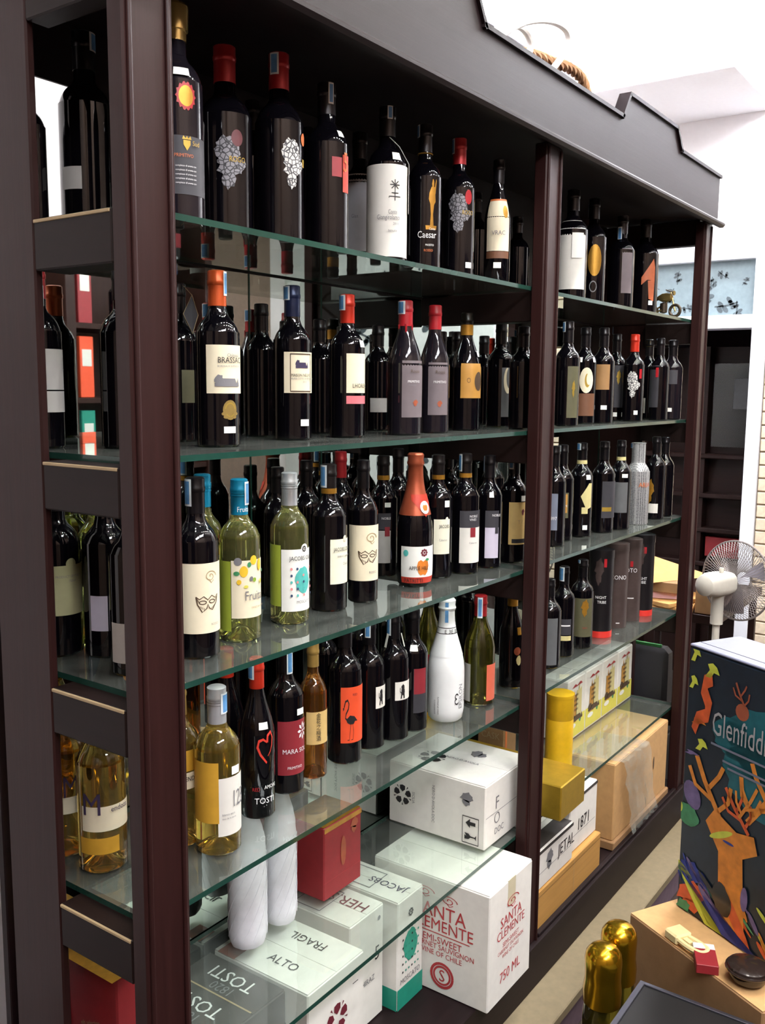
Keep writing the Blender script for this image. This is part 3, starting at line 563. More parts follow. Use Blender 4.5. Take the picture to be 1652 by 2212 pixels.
    {'n': 'wine_bottle', 's': 2, 'x': 1.5801, 'y': 0.1, 'h': 0.3, 'r': 0.036, 'k': 'bord', 'b': 'dark', 'l': 'dark bottle with a tall olive label carrying a yellow flower, by the middle post', 'c': 'black_foil', 'L': [(-2.677, -1.668, 0.0246, 0.1715, 'olive_paper')], 'A': [('smudge', -2.16, 0.1076, 0.0135, 0.0487, 'gold_print')], 'st': (-4.289, -3.261, 0.2692, 0.298)},
    {'n': 'wine_bottle', 's': 2, 'x': 1.8121, 'y': 0.145, 'h': 0.298, 'r': 0.036, 'k': 'bord', 'b': 'dark', 'l': 'dark bottle with a big cream disc over a brown label', 'c': 'black_foil', 'L': [(-3.244, -1.716, 0.0245, 0.0939, 'brown_paper')], 'A': [('disc', -2.573, 0.1342, 0.0438, 0.0788, 'cream'), ('crescent', -2.49, 0.1342, 0.0175, 0.0438, 'gold_print')], 'st': (-4.607, -4.007, 0.2769, 0.296), 'P': [(-3.153, 0.1972, 0.0131, 0.0146), (-1.917, 0.1972, 0.0088, 0.0146)]},
    {'n': 'wine_bottle', 's': 2, 'x': 1.8849, 'y': 0.115, 'h': 0.3, 'r': 0.036, 'k': 'bord', 'b': 'dark', 'l': 'dark bottle with a small square tan label on the second shelf', 'c': 'black_foil', 'L': [(-4.445, -2.145, 0.1059, 0.1845, 'tan_paper')], 'st': (-4.625, -4.025, 0.2827, 0.298), 'P': [(-2.592, 0.0503, 0.0178, 0.0133)]},
    {'n': 'wine_bottle', 's': 2, 'x': 2.1727, 'y': 0.185, 'h': 0.297, 'r': 0.036, 'k': 'bord', 'b': 'dark', 'l': 'dark bottle with a tall dark grey label and gold mark', 'c': 'black_foil', 'L': [(-4.387, -2.087, 0.0455, 0.189, 'charcoal_paper')], 'A': [('smudge', -2.494, 0.1493, 0.0194, 0.0485, 'gold_print')], 'st': (-4.463, -3.863, 0.3214, 0.295), 'P': [(-2.902, 0.0215, 0.0259, 0.0145)]},
    {'n': 'wine_bottle', 's': 2, 'x': 2.1411, 'y': 0.11, 'h': 0.292, 'r': 0.036, 'k': 'bord', 'b': 'dark', 'l': 'dark bottle with a red capsule and white filigree map label in the far bay', 'c': 'scarlet_foil', 'A': [('map', -2.831, 0.1256, 0.0506, 0.0917, 'lace'), ('block', -2.125, 0.1598, 0.0095, 0.0316, 'wax_red')], 'P': [(-2.475, 0.0301, 0.0127, 0.0142)]},
    {'n': 'wine_bottle', 's': 2, 'x': 2.4406, 'y': 0.165, 'h': 0.29, 'r': 0.036, 'k': 'bord', 'b': 'dark', 'l': 'dark bottle with a small white paper slip low on its side', 'c': 'black_foil', 'L': [(-4.8, -2.992, 0.0223, 0.0768, 'paper')], 'A': [('block', -2.943, 0.2743, 0.0241, 0.0206, 'gold_print')]},
    {'n': 'wine_bottle', 's': 2, 'x': 2.3289, 'y': 0.085, 'h': 0.288, 'r': 0.033, 'k': 'bord', 'b': 'dark', 'l': 'dark bottle with a red-edged narrow label in the far bay', 'c': 'black_foil', 'L': [(-4.811, -2.86, 0.0456, 0.1921, 'charcoal_paper')], 'A': [('block', -3.062, 0.1678, 0.0099, 0.033, 'wax_red')], 'st': (-4.382, -3.817, 0.2808, 0.286)},
    {'n': 'wine_bottle', 's': 2, 'x': 2.4734, 'y': 0.088, 'h': 0.288, 'r': 0.037, 'k': 'bord', 'b': 'smoke', 'l': 'smoky dark bottle with faint grey label, last on the second shelf', 'c': 'black_foil', 'L': [(-4.588, -2.288, 0.1284, 0.1789, 'charcoal_paper')], 'st': (-4.694, -4.094, 0.2825, 0.286), 'P': [(-3.055, 0.0354, 0.0256, 0.0137)]},
    {'n': 'wine_bottle', 's': 3, 'x': 0.0207, 'y': 0.342, 'h': 0.31, 'r': 0.04, 'k': 'round', 'b': 'dark', 'l': 'dark bottle with broad olive-cream back label behind the end frame, third shelf', 'c': 'black_foil', 'L': [(-2.974, -0.613, 0.0733, 0.1601, 'label_olive')], 'A': [('disc', -1.6, 0.1625, 0.0195, 0.0195, 'label_olive')], 'T': [('PRODUCT OF ITALY', -2.284, 0.1395, 0.0058, 'grey_print', 0.9), ('750ml', -1.74, 0.1313, 0.0058, 'grey_print', 0.9)]},
    {'n': 'wine_bottle', 's': 3, 'x': 0.067, 'y': 0.27, 'h': 0.305, 'r': 0.038, 'k': 'bord', 'b': 'dark', 'l': 'dark bottle with a small lavender-white back label, seen through the end frame', 'c': 'black_foil', 'L': [(-2.994, -2.194, 0.0484, 0.1098, 'lavender_paper')]},
    {'n': 'wine_bottle', 's': 3, 'x': 0.0273, 'y': 0.1513, 'h': 0.305, 'r': 0.038, 'k': 'bord', 'b': 'dark', 'l': 'dark bottle with a white back label, partly hidden behind the front end post', 'c': 'black_foil', 'L': [(-3.364, -2.489, 0.022, 0.0878, 'paper_shade')]},
    {'n': 'wine_bottle', 's': 3, 'x': 0.1103, 'y': 0.346, 'h': 0.3, 'r': 0.036, 'k': 'bord', 'b': 'cgreen', 'l': 'clear yellow-green wine bottle at the mirror behind the end frame', 'c': 'silver_foil', 'L': [(-4.225, -2.543, 0.1075, 0.1762, 'label_olive')]},
    {'n': 'wine_bottle', 's': 3, 'x': 0.1571, 'y': 0.1395, 'h': 0.312, 'r': 0.0385, 'k': 'bord', 'b': 'dark', 'l': 'dark bottle with a cream carnival mask label, blue tax strip facing the aisle end', 'c': 'black_foil', 'L': [(-3.1, -0.8, 0.0453, 0.1674, 'cream')], 'A': [('mask', -1.842, 0.1, 0.0424, 0.0342, 'brown_print'), ('swirl', -1.718, 0.1445, 0.0244, 0.0228, 'tan_print')], 'T': [('ROSSO', -1.718, 0.0586, 0.0058, 'grey_print', 0.9)], 'st': (-3.896, -2.715, 0.263, 0.3095)},
    {'n': 'wine_bottle', 's': 3, 'x': 0.2581, 'y': 0.228, 'h': 0.305, 'r': 0.037, 'k': 'bord', 'b': 'cgreen', 'l': 'yellow-green wine bottle with teal cap standing behind the masked label', 'c': 'teal_foil', 'L': [(-1.771, -0.333, 0.0622, 0.1689, 'cream')], 'A': [('disc', -1.524, 0.1645, 0.0141, 0.0176, 'yellow_print')]},
    {'n': 'wine_bottle', 's': 3, 'x': 0.2807, 'y': 0.1555, 'h': 0.2993, 'r': 0.0378, 'k': 'bord', 'b': 'cgreen', 'l': 'yellow-green wine bottle with teal cap and white label of yellow fruit dots', 'c': 'teal_foil', 'cl': 0.0661, 'L': [(-2.805, -0.505, 0.0453, 0.1526, 'cream'), (-4.371, -2.83, 0.0204, 0.1509, 'lime_paper')], 'A': [('disc', -2.47, 0.1509, 0.0148, 0.0148, 'grey_print'), ('disc', -1.68, 0.1526, 0.0148, 0.0174, 'yellow_print'), ('disc', -2.193, 0.1325, 0.0156, 0.0209, 'yellow_print'), ('leaf', -2.539, 0.129, 0.0113, 0.0139, 'green_print'), ('disc', -1.926, 0.1447, 0.0078, 0.0096, 'green_print'), ('disc', -2.423, 0.1132, 0.0087, 0.0096, 'yellow_print'), ('disc', -1.821, 0.1185, 0.0078, 0.0087, 'grey_print'), ('leaf', -1.65, 0.1159, 0.0078, 0.0139, 'lime_print'), ('leaf', -2.098, 0.1044, 0.0087, 0.0096, 'lemon_print'), ('disc', -1.321, 0.143, 0.0104, 0.0226, 'yellow_print'), ('leaf', -0.988, 0.1299, 0.007, 0.0104, 'green_print'), ('disc', -1.22, 0.1115, 0.0061, 0.0096, 'lemon_print')], 'T': [('Fruita', -2.169, 0.0789, 0.0248, 'grey_print', 0.7), ('SWEET WHITE WINE', -1.848, 0.063, 0.005, 'tan_print', 0.9)], 'st': (-1.743, -0.8, 0.2513, 0.2942), 'e': ('captext', 'Fruita')},
    {'n': 'wine_bottle', 's': 3, 'x': 0.4337, 'y': 0.1669, 'h': 0.3001, 'r': 0.0383, 'k': 'bord', 'b': 'cgreen', 'l': 'yellow-green wine bottle with white screw cap and a white label of turquoise dots', 'c': 'silver_foil', 'cl': 0.0654, 'L': [(-2.862, -0.562, 0.0269, 0.1508, 'paper_bright'), (-4.425, -2.889, 0.0365, 0.1592, 'lime_paper')], 'A': [('disc', -1.581, 0.1508, 0.0187, 0.0206, 'paper_bright'), ('wreath', -1.617, 0.1508, 0.0112, 0.0131, 'black_print'), ('blob', -1.685, 0.0887, 0.0374, 0.0542, 'turq_print'), ('disc', -2.336, 0.1122, 0.0047, 0.0056, 'pink_print'), ('disc', -2.034, 0.1122, 0.0047, 0.0056, 'navy_print'), ('disc', -1.685, 0.1122, 0.0047, 0.0056, 'turq_print'), ('disc', -1.113, 0.1122, 0.0047, 0.0056, 'pink_print'), ('disc', -2.336, 0.099, 0.0047, 0.0056, 'navy_print'), ('disc', -2.034, 0.099, 0.0047, 0.0056, 'turq_print'), ('disc', -1.685, 0.099, 0.0047, 0.0056, 'pink_print'), ('disc', -1.113, 0.099, 0.0047, 0.0056, 'navy_print'), ('disc', -2.336, 0.0858, 0.0047, 0.0056, 'turq_print'), ('disc', -2.034, 0.0858, 0.0047, 0.0056, 'pink_print'), ('disc', -1.685, 0.0858, 0.0047, 0.0056, 'navy_print'), ('disc', -1.113, 0.0858, 0.0047, 0.0056, 'turq_print'), ('disc', -2.336, 0.0726, 0.0047, 0.0056, 'pink_print'), ('disc', -2.034, 0.0726, 0.0047, 0.0056, 'navy_print'), ('disc', -1.685, 0.0726, 0.0047, 0.0056, 'turq_print'), ('disc', -1.113, 0.0726, 0.0047, 0.0056, 'pink_print'), ('disc', -2.336, 0.0593, 0.0047, 0.0056, 'navy_print'), ('disc', -2.034, 0.0593, 0.0047, 0.0056, 'turq_print'), ('disc', -1.685, 0.0593, 0.0047, 0.0056, 'pink_print'), ('disc', -1.113, 0.0593, 0.0047, 0.0056, 'navy_print')], 'T': [('JACOBS CREEK', -2.434, 0.1292, 0.012, 'black_print', 0.8), ('MOSCATO', -2.086, 0.0431, 0.008, 'grey_print', 0.9)]},
    {'n': 'wine_bottle', 's': 3, 'x': 0.5654, 'y': 0.1719, 'h': 0.3082, 'r': 0.0386, 'k': 'bord', 'b': 'dark', 'l': 'dark bottle with gold-banded capsule and ivory label, beside the mask label', 'c': 'goldband_foil', 'L': [(-2.394, -0.467, 0.0586, 0.1533, 'ivory')], 'A': [('disc', -1.465, 0.1533, 0.0119, 0.0148, 'ivory'), ('ring', -1.465, 0.1523, 0.0089, 0.0109, 'tan_print')], 'T': [('JACOBS CREEK', -2.212, 0.1285, 0.0113, 'black_print', 0.7), ('SHIRAZ CABERNET', -2.02, 0.1156, 0.0056, 'grey_print', 0.9), ('Classic', -1.671, 0.0986, 0.0085, 'grey_print', 0.7)], 'st': (-3.913, -2.732, 0.2596, 0.3062)},
    {'n': 'wine_bottle', 's': 3, 'x': 0.6695, 'y': 0.1592, 'h': 0.3116, 'r': 0.0329, 'k': 'bord', 'b': 'dark', 'l': 'dark bottle with a cream carnival mask label next to the copper-foiled sparkling bottle', 'c': 'black_foil', 'L': [(-3.621, -0.934, 0.0492, 0.1713, 'cream')], 'A': [('mask', -2.112, 0.1043, 0.0472, 0.037, 'brown_print'), ('swirl', -1.972, 0.1435, 0.0308, 0.0267, 'tan_print')], 'T': [('ROSSO', -2.112, 0.0659, 0.0073, 'grey_print', 0.9)]},
    {'n': 'wine_bottle', 's': 3, 'x': 0.9333, 'y': 0.2923, 'h': 0.3, 'r': 0.037, 'k': 'bord', 'b': 'dark', 'l': 'dark bottle with white lower label peeping between the mask label and the sparkling bottle', 'c': 'goldband_foil', 'L': [(-2.983, -1.993, 0.0345, 0.116, 'paper_shade'), (-2.983, -1.993, 0.1184, 0.1595, 'charcoal_paper')], 'A': [('block', -2.235, 0.1137, 0.0129, 0.0234, 'maroon_paper')], 'T': [('NOBLE', -2.619, 0.1442, 0.0084, 'white_print', 0.9)], 'st': (-4.397, -3.797, 0.2608, 0.298), 'P': [(-2.235, 0.1805, 0.0141, 0.0117)]},
    {'n': 'sparkling_bottle', 's': 3, 'x': 0.878, 'y': 0.1603, 'h': 0.316, 'r': 0.0428, 'k': 'spark', 'b': 'dark', 'l': 'sparkling cider bottle with copper foil neck and apple label', 'c': 'copper_foil', 'L': [(-3.36, -0.99, 0.0251, 0.0982, 'paper_bright'), (-3.36, -0.99, 0.0104, 0.0251, 'scarlet_print')], 'A': [('apple', -2.063, 0.05, 0.0311, 0.0422, 'apple'), ('leaf', -1.805, 0.0668, 0.0111, 0.0111, 'green_print'), ('wreath', -2.003, 0.0837, 0.0189, 0.0189, 'maroon_print'), ('disc', -3.036, 0.0826, 0.0133, 0.0156, 'turq_print')], 'T': [('APPLE HILL', -2.84, 0.0432, 0.0127, 'black_print', 0.8), ('PATRITTI', -3.126, 0.0127, 0.0143, 'black_print', 0.8)], 'e': 'collar'},
    {'n': 'wine_bottle', 's': 3, 'x': 0.9981, 'y': 0.1713, 'h': 0.305, 'r': 0.037, 'k': 'bord', 'b': 'dark', 'l': 'dark bottle with gold-banded capsule and ivory label, behind the sparkling bottle', 'c': 'goldband_foil', 'L': [(-2.834, -1.673, 0.0612, 0.1478, 'ivory')], 'A': [('disc', -1.939, 0.1466, 0.0093, 0.014, 'ivory')], 'T': [('JACOBS', -2.486, 0.1268, 0.0116, 'black_print', 0.7), ('Cabernet', -2.486, 0.0941, 0.0083, 'grey_print', 0.7)], 'st': (-4.456, -3.856, 0.2612, 0.303), 'P': [(-1.978, 0.1861, 0.0128, 0.0163)]},
    {'n': 'wine_bottle', 's': 3, 'x': 1.0845, 'y': 0.1441, 'h': 0.305, 'r': 0.037, 'k': 'bord', 'b': 'dark', 'l': 'dark bottle with maroon square on a white label under a black band', 'c': 'goldband_foil', 'L': [(-2.949, -0.649, 0.0292, 0.1193, 'paper'), (-2.949, -0.649, 0.1193, 0.1622, 'charcoal_paper')], 'A': [('block', -2.005, 0.1073, 0.0155, 0.0238, 'maroon_paper')], 'T': [('NOBLE', -2.294, 0.1456, 0.0085, 'white_print', 0.9), ('VINES', -2.294, 0.1372, 0.0085, 'white_print', 0.9), ('Cabernet', -2.294, 0.0786, 0.0068, 'grey_print', 0.9)], 'st': (-4.185, -3.163, 0.2592, 0.303)},
    {'n': 'wine_bottle', 's': 3, 'x': 1.1911, 'y': 0.1328, 'h': 0.295, 'r': 0.035, 'k': 'bord', 'b': 'dark', 'l': 'dark bottle with lavender square on a white label under a black band', 'c': 'black_foil', 'L': [(-2.904, -1.831, 0.0273, 0.108, 'lavender_paper'), (-2.904, -1.831, 0.108, 0.1524, 'charcoal_paper')], 'A': [('block', -2.018, 0.103, 0.0098, 0.0221, 'charcoal_paper')], 'T': [('NOBLE', -2.407, 0.1376, 0.0088, 'white_print', 0.9)], 'st': (-4.33, -3.73, 0.2502, 0.293), 'P': [(-2.478, 0.1941, 0.0111, 0.0135)]},
    {'n': 'wine_bottle', 's': 3, 'x': 1.2966, 'y': 0.1163, 'h': 0.3, 'r': 0.037, 'k': 'bord', 'b': 'dark', 'l': 'dark bottle with a tall yellow-tan label and black footer beside the middle post', 'c': 'black_foil', 'L': [(-2.969, -0.669, 0.0512, 0.1658, 'honey_paper'), (-2.725, -0.666, 0.0551, 0.0666, 'black_print')], 'A': [('smudge', -1.898, 0.1392, 0.0127, 0.0177, 'maroon_print')], 'T': [('T I', -2.343, 0.1074, 0.0145, 'tan_print', 0.9)], 'st': (-3.609, -2.746, 0.2528, 0.298), 'P': [(-1.945, 0.176, 0.0127, 0.0152)]},
    {'n': 'wine_bottle', 's': 3, 'x': 0.6865, 'y': 0.335, 'h': 0.3, 'r': 0.035, 'k': 'bord', 'b': 'dark', 'l': 'plain dark rear-row bottle behind the gold-banded ivory label', 'g': 'rear-row bottles on the third shelf', 'c': 'black_foil'},
    {'n': 'wine_bottle', 's': 3, 'x': 0.8081, 'y': 0.33, 'h': 0.315, 'r': 0.035, 'k': 'bord', 'b': 'dark', 'l': 'plain dark rear-row bottle behind the carnival mask beside the sparkling cider, red-capped', 'g': 'rear-row bottles on the third shelf', 'c': 'red_foil'},
    {'n': 'wine_bottle', 's': 3, 'x': 1.0539, 'y': 0.33, 'h': 0.31, 'r': 0.035, 'k': 'bord', 'b': 'dark', 'l': 'plain dark rear-row bottle behind the copper-foiled sparkling bottle', 'g': 'rear-row bottles on the third shelf', 'c': 'black_foil'},
    {'n': 'wine_bottle', 's': 3, 'x': 1.3149, 'y': 0.335, 'h': 0.305, 'r': 0.035, 'k': 'bord', 'b': 'dark', 'l': 'plain dark rear-row bottle behind the maroon square label', 'g': 'rear-row bottles on the third shelf', 'c': 'black_foil'},
    {'n': 'wine_bottle', 's': 3, 'x': 1.57, 'y': 0.33, 'h': 0.3, 'r': 0.035, 'k': 'bord', 'b': 'dark', 'l': 'plain dark rear-row bottle behind the yellow-tan label', 'g': 'rear-row bottles on the third shelf', 'c': 'black_foil'},
    {'n': 'wine_bottle', 's': 3, 'x': 0.598, 'y': 0.345, 'h': 0.29, 'r': 0.035, 'k': 'bord', 'b': 'dark', 'l': 'plain dark rear-row bottle behind the white screw-capped bottle', 'g': 'rear-row bottles on the third shelf', 'c': 'black_foil'},
    {'n': 'wine_bottle', 's': 3, 'x': 1.6037, 'y': 0.1404, 'h': 0.3, 'r': 0.036, 'k': 'bord', 'b': 'dark', 'l': 'dark bottle with a blue-grey label beside the middle post in the far bay', 'c': 'black_foil', 'L': [(-3.329, -2.35, 0.0508, 0.1603, 'bluegrey_paper')], 'T': [('1897', -3.064, 0.0818, 0.014, 'white_print', 0.9)]},
    {'n': 'wine_bottle', 's': 3, 'x': 1.714, 'y': 0.1638, 'h': 0.298, 'r': 0.036, 'k': 'bord', 'b': 'dark', 'l': 'dark bottle with an olive and orange label behind the blue-grey one', 'c': 'black_foil', 'L': [(-3.265, -2.115, 0.0735, 0.152, 'olive_paper')], 'A': [('block', -2.387, 0.1186, 0.0116, 0.058, 'ochre_paper')], 'T': [('CARPE', -2.836, 0.1084, 0.0083, 'white_print', 0.9)], 'st': (-4.288, -3.158, 0.2772, 0.296)},
    {'n': 'wine_bottle', 's': 3, 'x': 1.8288, 'y': 0.1503, 'h': 0.3, 'r': 0.037, 'k': 'bord', 'b': 'dark', 'l': 'dark bottle with a cream diamond label and cream neck band in the far bay', 'c': 'black_foil', 'A': [('diamond', -2.236, 0.1312, 0.0388, 0.0835, 'straw_paper'), ('block', -2.37, 0.0863, 0.0209, 0.0209, 'straw_paper')], 'st': (-4.308, -3.012, 0.2765, 0.298), 'P': [(-2.142, 0.1922, 0.0149, 0.0149), (-2.326, 0.0322, 0.0149, 0.0149)], 'e': 'neckband'},
    {'n': 'wine_bottle', 's': 3, 'x': 1.9563, 'y': 0.127, 'h': 0.3, 'r': 0.037, 'k': 'bord', 'b': 'dark', 'l': 'dark bottle with a charcoal label and small gold band in the far bay', 'c': 'black_foil', 'L': [(-2.854, -0.76, 0.0506, 0.1707, 'charcoal_paper'), (-2.812, -1.932, 0.0722, 0.0861, 'gold_print')]},
    {'n': 'wine_bottle', 's': 3, 'x': 2.0583, 'y': 0.1091, 'h': 0.3, 'r': 0.0355, 'k': 'bord', 'b': 'dark', 'l': 'dark bottle with cream neck band and smoky label next to the mesh-wrapped bottle', 'c': 'black_foil', 'L': [(-3.588, -2.012, 0.0585, 0.1609, 'grey_paper')], 'P': [(-2.384, 0.1829, 0.0189, 0.0126), (-3.654, 0.186, 0.0142, 0.0142)], 'e': 'neckband'},
    {'n': 'mesh_bottle', 's': 3, 'x': 2.2157, 'y': 0.1073, 'h': 0.285, 'r': 0.041, 'k': 'jar', 'b': 'mesh', 'l': 'grey bottle wrapped in fine diamond wire mesh', 'T': [('ARIA', -2.685, 0.1326, 0.0234, 'orange_print', 0.9)], 'st': (-4.365, -3.551, 0.266, 0.283)},
    {'n': 'wine_bottle', 's': 3, 'x': 2.3903, 'y': 0.1034, 'h': 0.3, 'r': 0.036, 'k': 'bord', 'b': 'dark', 'l': 'dark bottle with gold script and a white strip low on its label', 'c': 'black_foil', 'L': [(-4.747, -2.447, 0.023, 0.0573, 'paper')], 'A': [('smudge', -3.33, 0.1018, 0.0443, 0.092, 'gold_art')], 'st': (-4.682, -4.082, 0.2748, 0.298)},
    {'n': 'wine_bottle', 's': 3, 'x': 2.4772, 'y': 0.1, 'h': 0.295, 'r': 0.034, 'k': 'bord', 'b': 'dark', 'l': 'dark bottle half hidden, last on the third shelf of the far bay', 'c': 'black_foil'},
    {'n': 'wine_bottle', 's': 4, 'x': 0.0246, 'y': 0.2457, 'h': 0.3, 'r': 0.0416, 'k': 'bord', 'b': 'amber', 'l': 'clear amber wine bottle with a big violet M, close to the end frame', 'c': 'tan_foil', 'L': [(-3.11, -0.65, 0.0766, 0.121, 'cream'), (-3.246, -1.532, 0.0354, 0.0646, 'amber_paper')], 'T': [('M', -3.049, 0.1074, 0.056, 'violet_print', 0.85), ('endoza', -1.893, 0.1108, 0.014, 'violet_print', 0.9)]},
    {'n': 'wine_bottle', 's': 4, 'x': 0.0194, 'y': 0.342, 'h': 0.3, 'r': 0.038, 'k': 'bord', 'b': 'amber', 'l': 'clear amber wine bottle with a violet M, deeper behind the end frame', 'c': 'tan_foil', 'L': [(-2.649, -0.349, 0.0808, 0.1115, 'cream')], 'T': [('M', -2.323, 0.1124, 0.0553, 'violet_print', 0.7)]},
    {'n': 'wine_bottle', 's': 4, 'x': 0.1639, 'y': 0.2026, 'h': 0.3, 'r': 0.038, 'k': 'bord', 'b': 'amber', 'l': 'clear bottle of amber wine half hidden behind the front end post', 'c': 'tan_foil', 'L': [(-2.455, -1.299, 0.11, 0.1412, 'cream'), (-2.455, -1.299, 0.1439, 0.1829, 'amber_paper')], 'T': [('ENDO', -2.045, 0.126, 0.0123, 'black_print', 0.8)]},
    {'n': 'wine_bottle', 's': 4, 'x': 0.1864, 'y': 0.1254, 'h': 0.3028, 'r': 0.0407, 'k': 'bord', 'b': 'gold', 'l': 'clear bottle of golden wine with silver capsule and white numbered label', 'c': 'silver_foil', 'cl': 0.0711, 'L': [(-2.356, -0.344, 0.0372, 0.1451, 'paper'), (-4.344, -2.314, 0.0621, 0.1749, 'amber_paper')], 'T': [('125', -1.76, 0.0896, 0.0436, 'grey_print', 0.5), ('blanco seco', -2.188, 0.0763, 0.006, 'grey_print', 0.9), ('vino de la tierra', -2.188, 0.0692, 0.0048, 'grey_print', 0.9)], 'st': (-1.927, -0.774, 0.2547, 0.2925), 'P': [(-1.543, 0.1574, 0.0169, 0.0152)]},
    {'n': 'wine_bottle', 's': 4, 'x': 0.3305, 'y': 0.1629, 'h': 0.3149, 'r': 0.0343, 'k': 'slope', 'b': 'dark', 'l': 'slope-shouldered dark bottle with scarlet capsule and a red brush heart', 'c': 'scarlet_foil', 'A': [('heart', -1.905, 0.143, 0.0366, 0.0604, 'heart_red')], 'T': [('TOSTI', -2.564, 0.0325, 0.017, 'white_print', 0.95), ('AMORE', -2.022, 0.0612, 0.0105, 'white_print', 0.8), ('RED', -2.674, 0.0584, 0.0105, 'wax_red', 0.8)], 'st': (-3.959, -2.705, 0.2742, 0.3038), 'P': [(-2.022, 0.1873, 0.0183, 0.0137)]},
    {'n': 'wine_bottle', 's': 4, 'x': 0.3451, 'y': 0.26, 'h': 0.315, 'r': 0.037, 'k': 'slope', 'b': 'dark', 'l': 'dark bottle with scarlet capsule standing behind the golden wine', 'c': 'scarlet_foil'},
    {'n': 'wine_bottle', 's': 4, 'x': 0.449, 'y': 0.1927, 'h': 0.3158, 'r': 0.0375, 'k': 'bord', 'b': 'dark', 'l': 'dark bottle with a maroon label and white rosette', 'c': 'black_foil', 'L': [(-2.883, -0.583, 0.0419, 0.1567, 'maroon_paper')], 'A': [('rosette', -1.355, 0.1317, 0.0311, 0.0389, 'white_print')], 'T': [('MARA SOL', -2.609, 0.0884, 0.0139, 'white_print', 0.9), ('PRIMITIVO', -2.348, 0.0551, 0.0083, 'white_print', 0.9)], 'st': (-2.26, -1.432, 0.25, 0.2972), 'P': [(-1.579, 0.1747, 0.0175, 0.0136)]},
    {'n': 'wine_bottle', 's': 4, 'x': 0.5352, 'y': 0.191, 'h': 0.295, 'r': 0.03, 'k': 'bord', 'b': 'plum', 'l': 'amber plum wine bottle with gold capsule and tan label with brush characters', 'c': 'tan_foil', 'cl': 0.0523, 'L': [(-2.933, -0.633, 0.0779, 0.1496, 'honey_paper')], 'T': [('金', -2.242, 0.1371, 0.0129, 'black_print', 0.9), ('花', -2.242, 0.1247, 0.0129, 'black_print', 0.9), ('之', -2.242, 0.1122, 0.0129, 'black_print', 0.9), ('梅', -2.242, 0.0997, 0.0129, 'black_print', 0.9), ('酒', -2.242, 0.0872, 0.0129, 'black_print', 0.9)]},
    {'n': 'wine_bottle', 's': 4, 'x': 0.6452, 'y': 0.1895, 'h': 0.3258, 'r': 0.0389, 'k': 'bord', 'b': 'dark', 'l': 'dark bottle with a bright orange flamingo label', 'c': 'black_foil', 'L': [(-2.716, -0.485, 0.0502, 0.178, 'flame_paper')], 'A': [('flamingo', -2.139, 0.1046, 0.0357, 0.0945, 'black_print')], 'T': [('RED', -2.052, 0.1586, 0.0075, 'maroon_print', 0.9)]},
    {'n': 'wine_bottle', 's': 4, 'x': 0.7453, 'y': 0.195, 'h': 0.305, 'r': 0.037, 'k': 'bord', 'b': 'dark', 'l': 'dark bottle with a square white lion label beside the flamingo bottle', 'c': 'black_foil', 'L': [(-2.082, -0.512, 0.0981, 0.1498, 'paper')], 'A': [('lion', -1.676, 0.1251, 0.0164, 0.0394, 'black_print')], 'st': (-3.18, -2.361, 0.262, 0.2995)},
    {'n': 'wine_bottle', 's': 4, 'x': 0.8233, 'y': 0.18, 'h': 0.305, 'r': 0.037, 'k': 'bord', 'b': 'dark', 'l': 'dark bottle with a square white lion label and paper neck tie', 'c': 'black_foil', 'L': [(-2.426, -0.539, 0.1002, 0.145, 'paper')], 'A': [('lion', -1.899, 0.122, 0.0179, 0.0358, 'black_print')], 'st': (-4.11, -2.959, 0.2521, 0.2939), 'e': 'neckcard'},
    {'n': 'wine_bottle', 's': 4, 'x': 0.9006, 'y': 0.175, 'h': 0.3, 'r': 0.036, 'k': 'bord', 'b': 'dark', 'l': 'dark bottle with a dark red label and a white shoulder tag', 'c': 'black_foil', 'L': [(-2.511, -1.549, 0.0481, 0.1592, 'charcoal_paper'), (-2.479, -1.549, 0.0955, 0.1592, 'maroon_paper')], 'P': [(-2.511, 0.2095, 0.0207, 0.0138)]},
    {'n': 'wine_bottle', 's': 4, 'x': 1.1341, 'y': 0.28, 'h': 0.305, 'r': 0.036, 'k': 'slope', 'b': 'olive', 'l': 'olive glass bottle with a red label behind the white prosecco bottle', 'c': 'green_foil', 'L': [(-2.908, -1.745, 0.0254, 0.1223, 'maroon_paper')]},
    {'n': 'sparkling_bottle', 's': 4, 'x': 1.0075, 'y': 0.1449, 'h': 0.3114, 'r': 0.0467, 'k': 'spark', 'b': 'whiteglass', 'l': 'matte white sparkling bottle with an upright epsilon mark', 'c': 'white_foil', 'A': [('epsilon', -1.979, 0.0621, 0.013, 0.0284, 'black_print')], 'st': (-2.937, -2.318, 0.2482, 0.309), 'e': ('vtext', 'EPSILON WHITE')},
    {'n': 'wine_bottle', 's': 4, 'x': 1.168, 'y': 0.1383, 'h': 0.2919, 'r': 0.0411, 'k': 'slope', 'b': 'olive', 'l': 'olive green bottle with red capsule, white back label and salmon front label', 'c': 'red_foil', 'L': [(-4.634, -3.223, -0.0059, 0.1111, 'paper_shade'), (-2.14, -0.634, -0.0007, 0.1111, 'salmon_paper')], 'st': (-3.083, -2.341, 0.2329, 0.2882)},
    {'n': 'liqueur_bottle', 's': 4, 'x': 1.3407, 'y': 0.1325, 'h': 0.2857, 'r': 0.0342, 'k': 'slope', 'b': 'dark', 'l': 'black liqueur bottle with a pale gold cap top and oval emblem', 'c': 'blackgold_foil', 'A': [('disc', -2.17, 0.1084, 0.021, 0.0237, 'rust_print'), ('blob', -2.033, 0.0815, 0.0158, 0.0289, 'straw_paper'), ('block', -1.984, 0.1647, 0.0131, 0.021, 'gold_art')]},
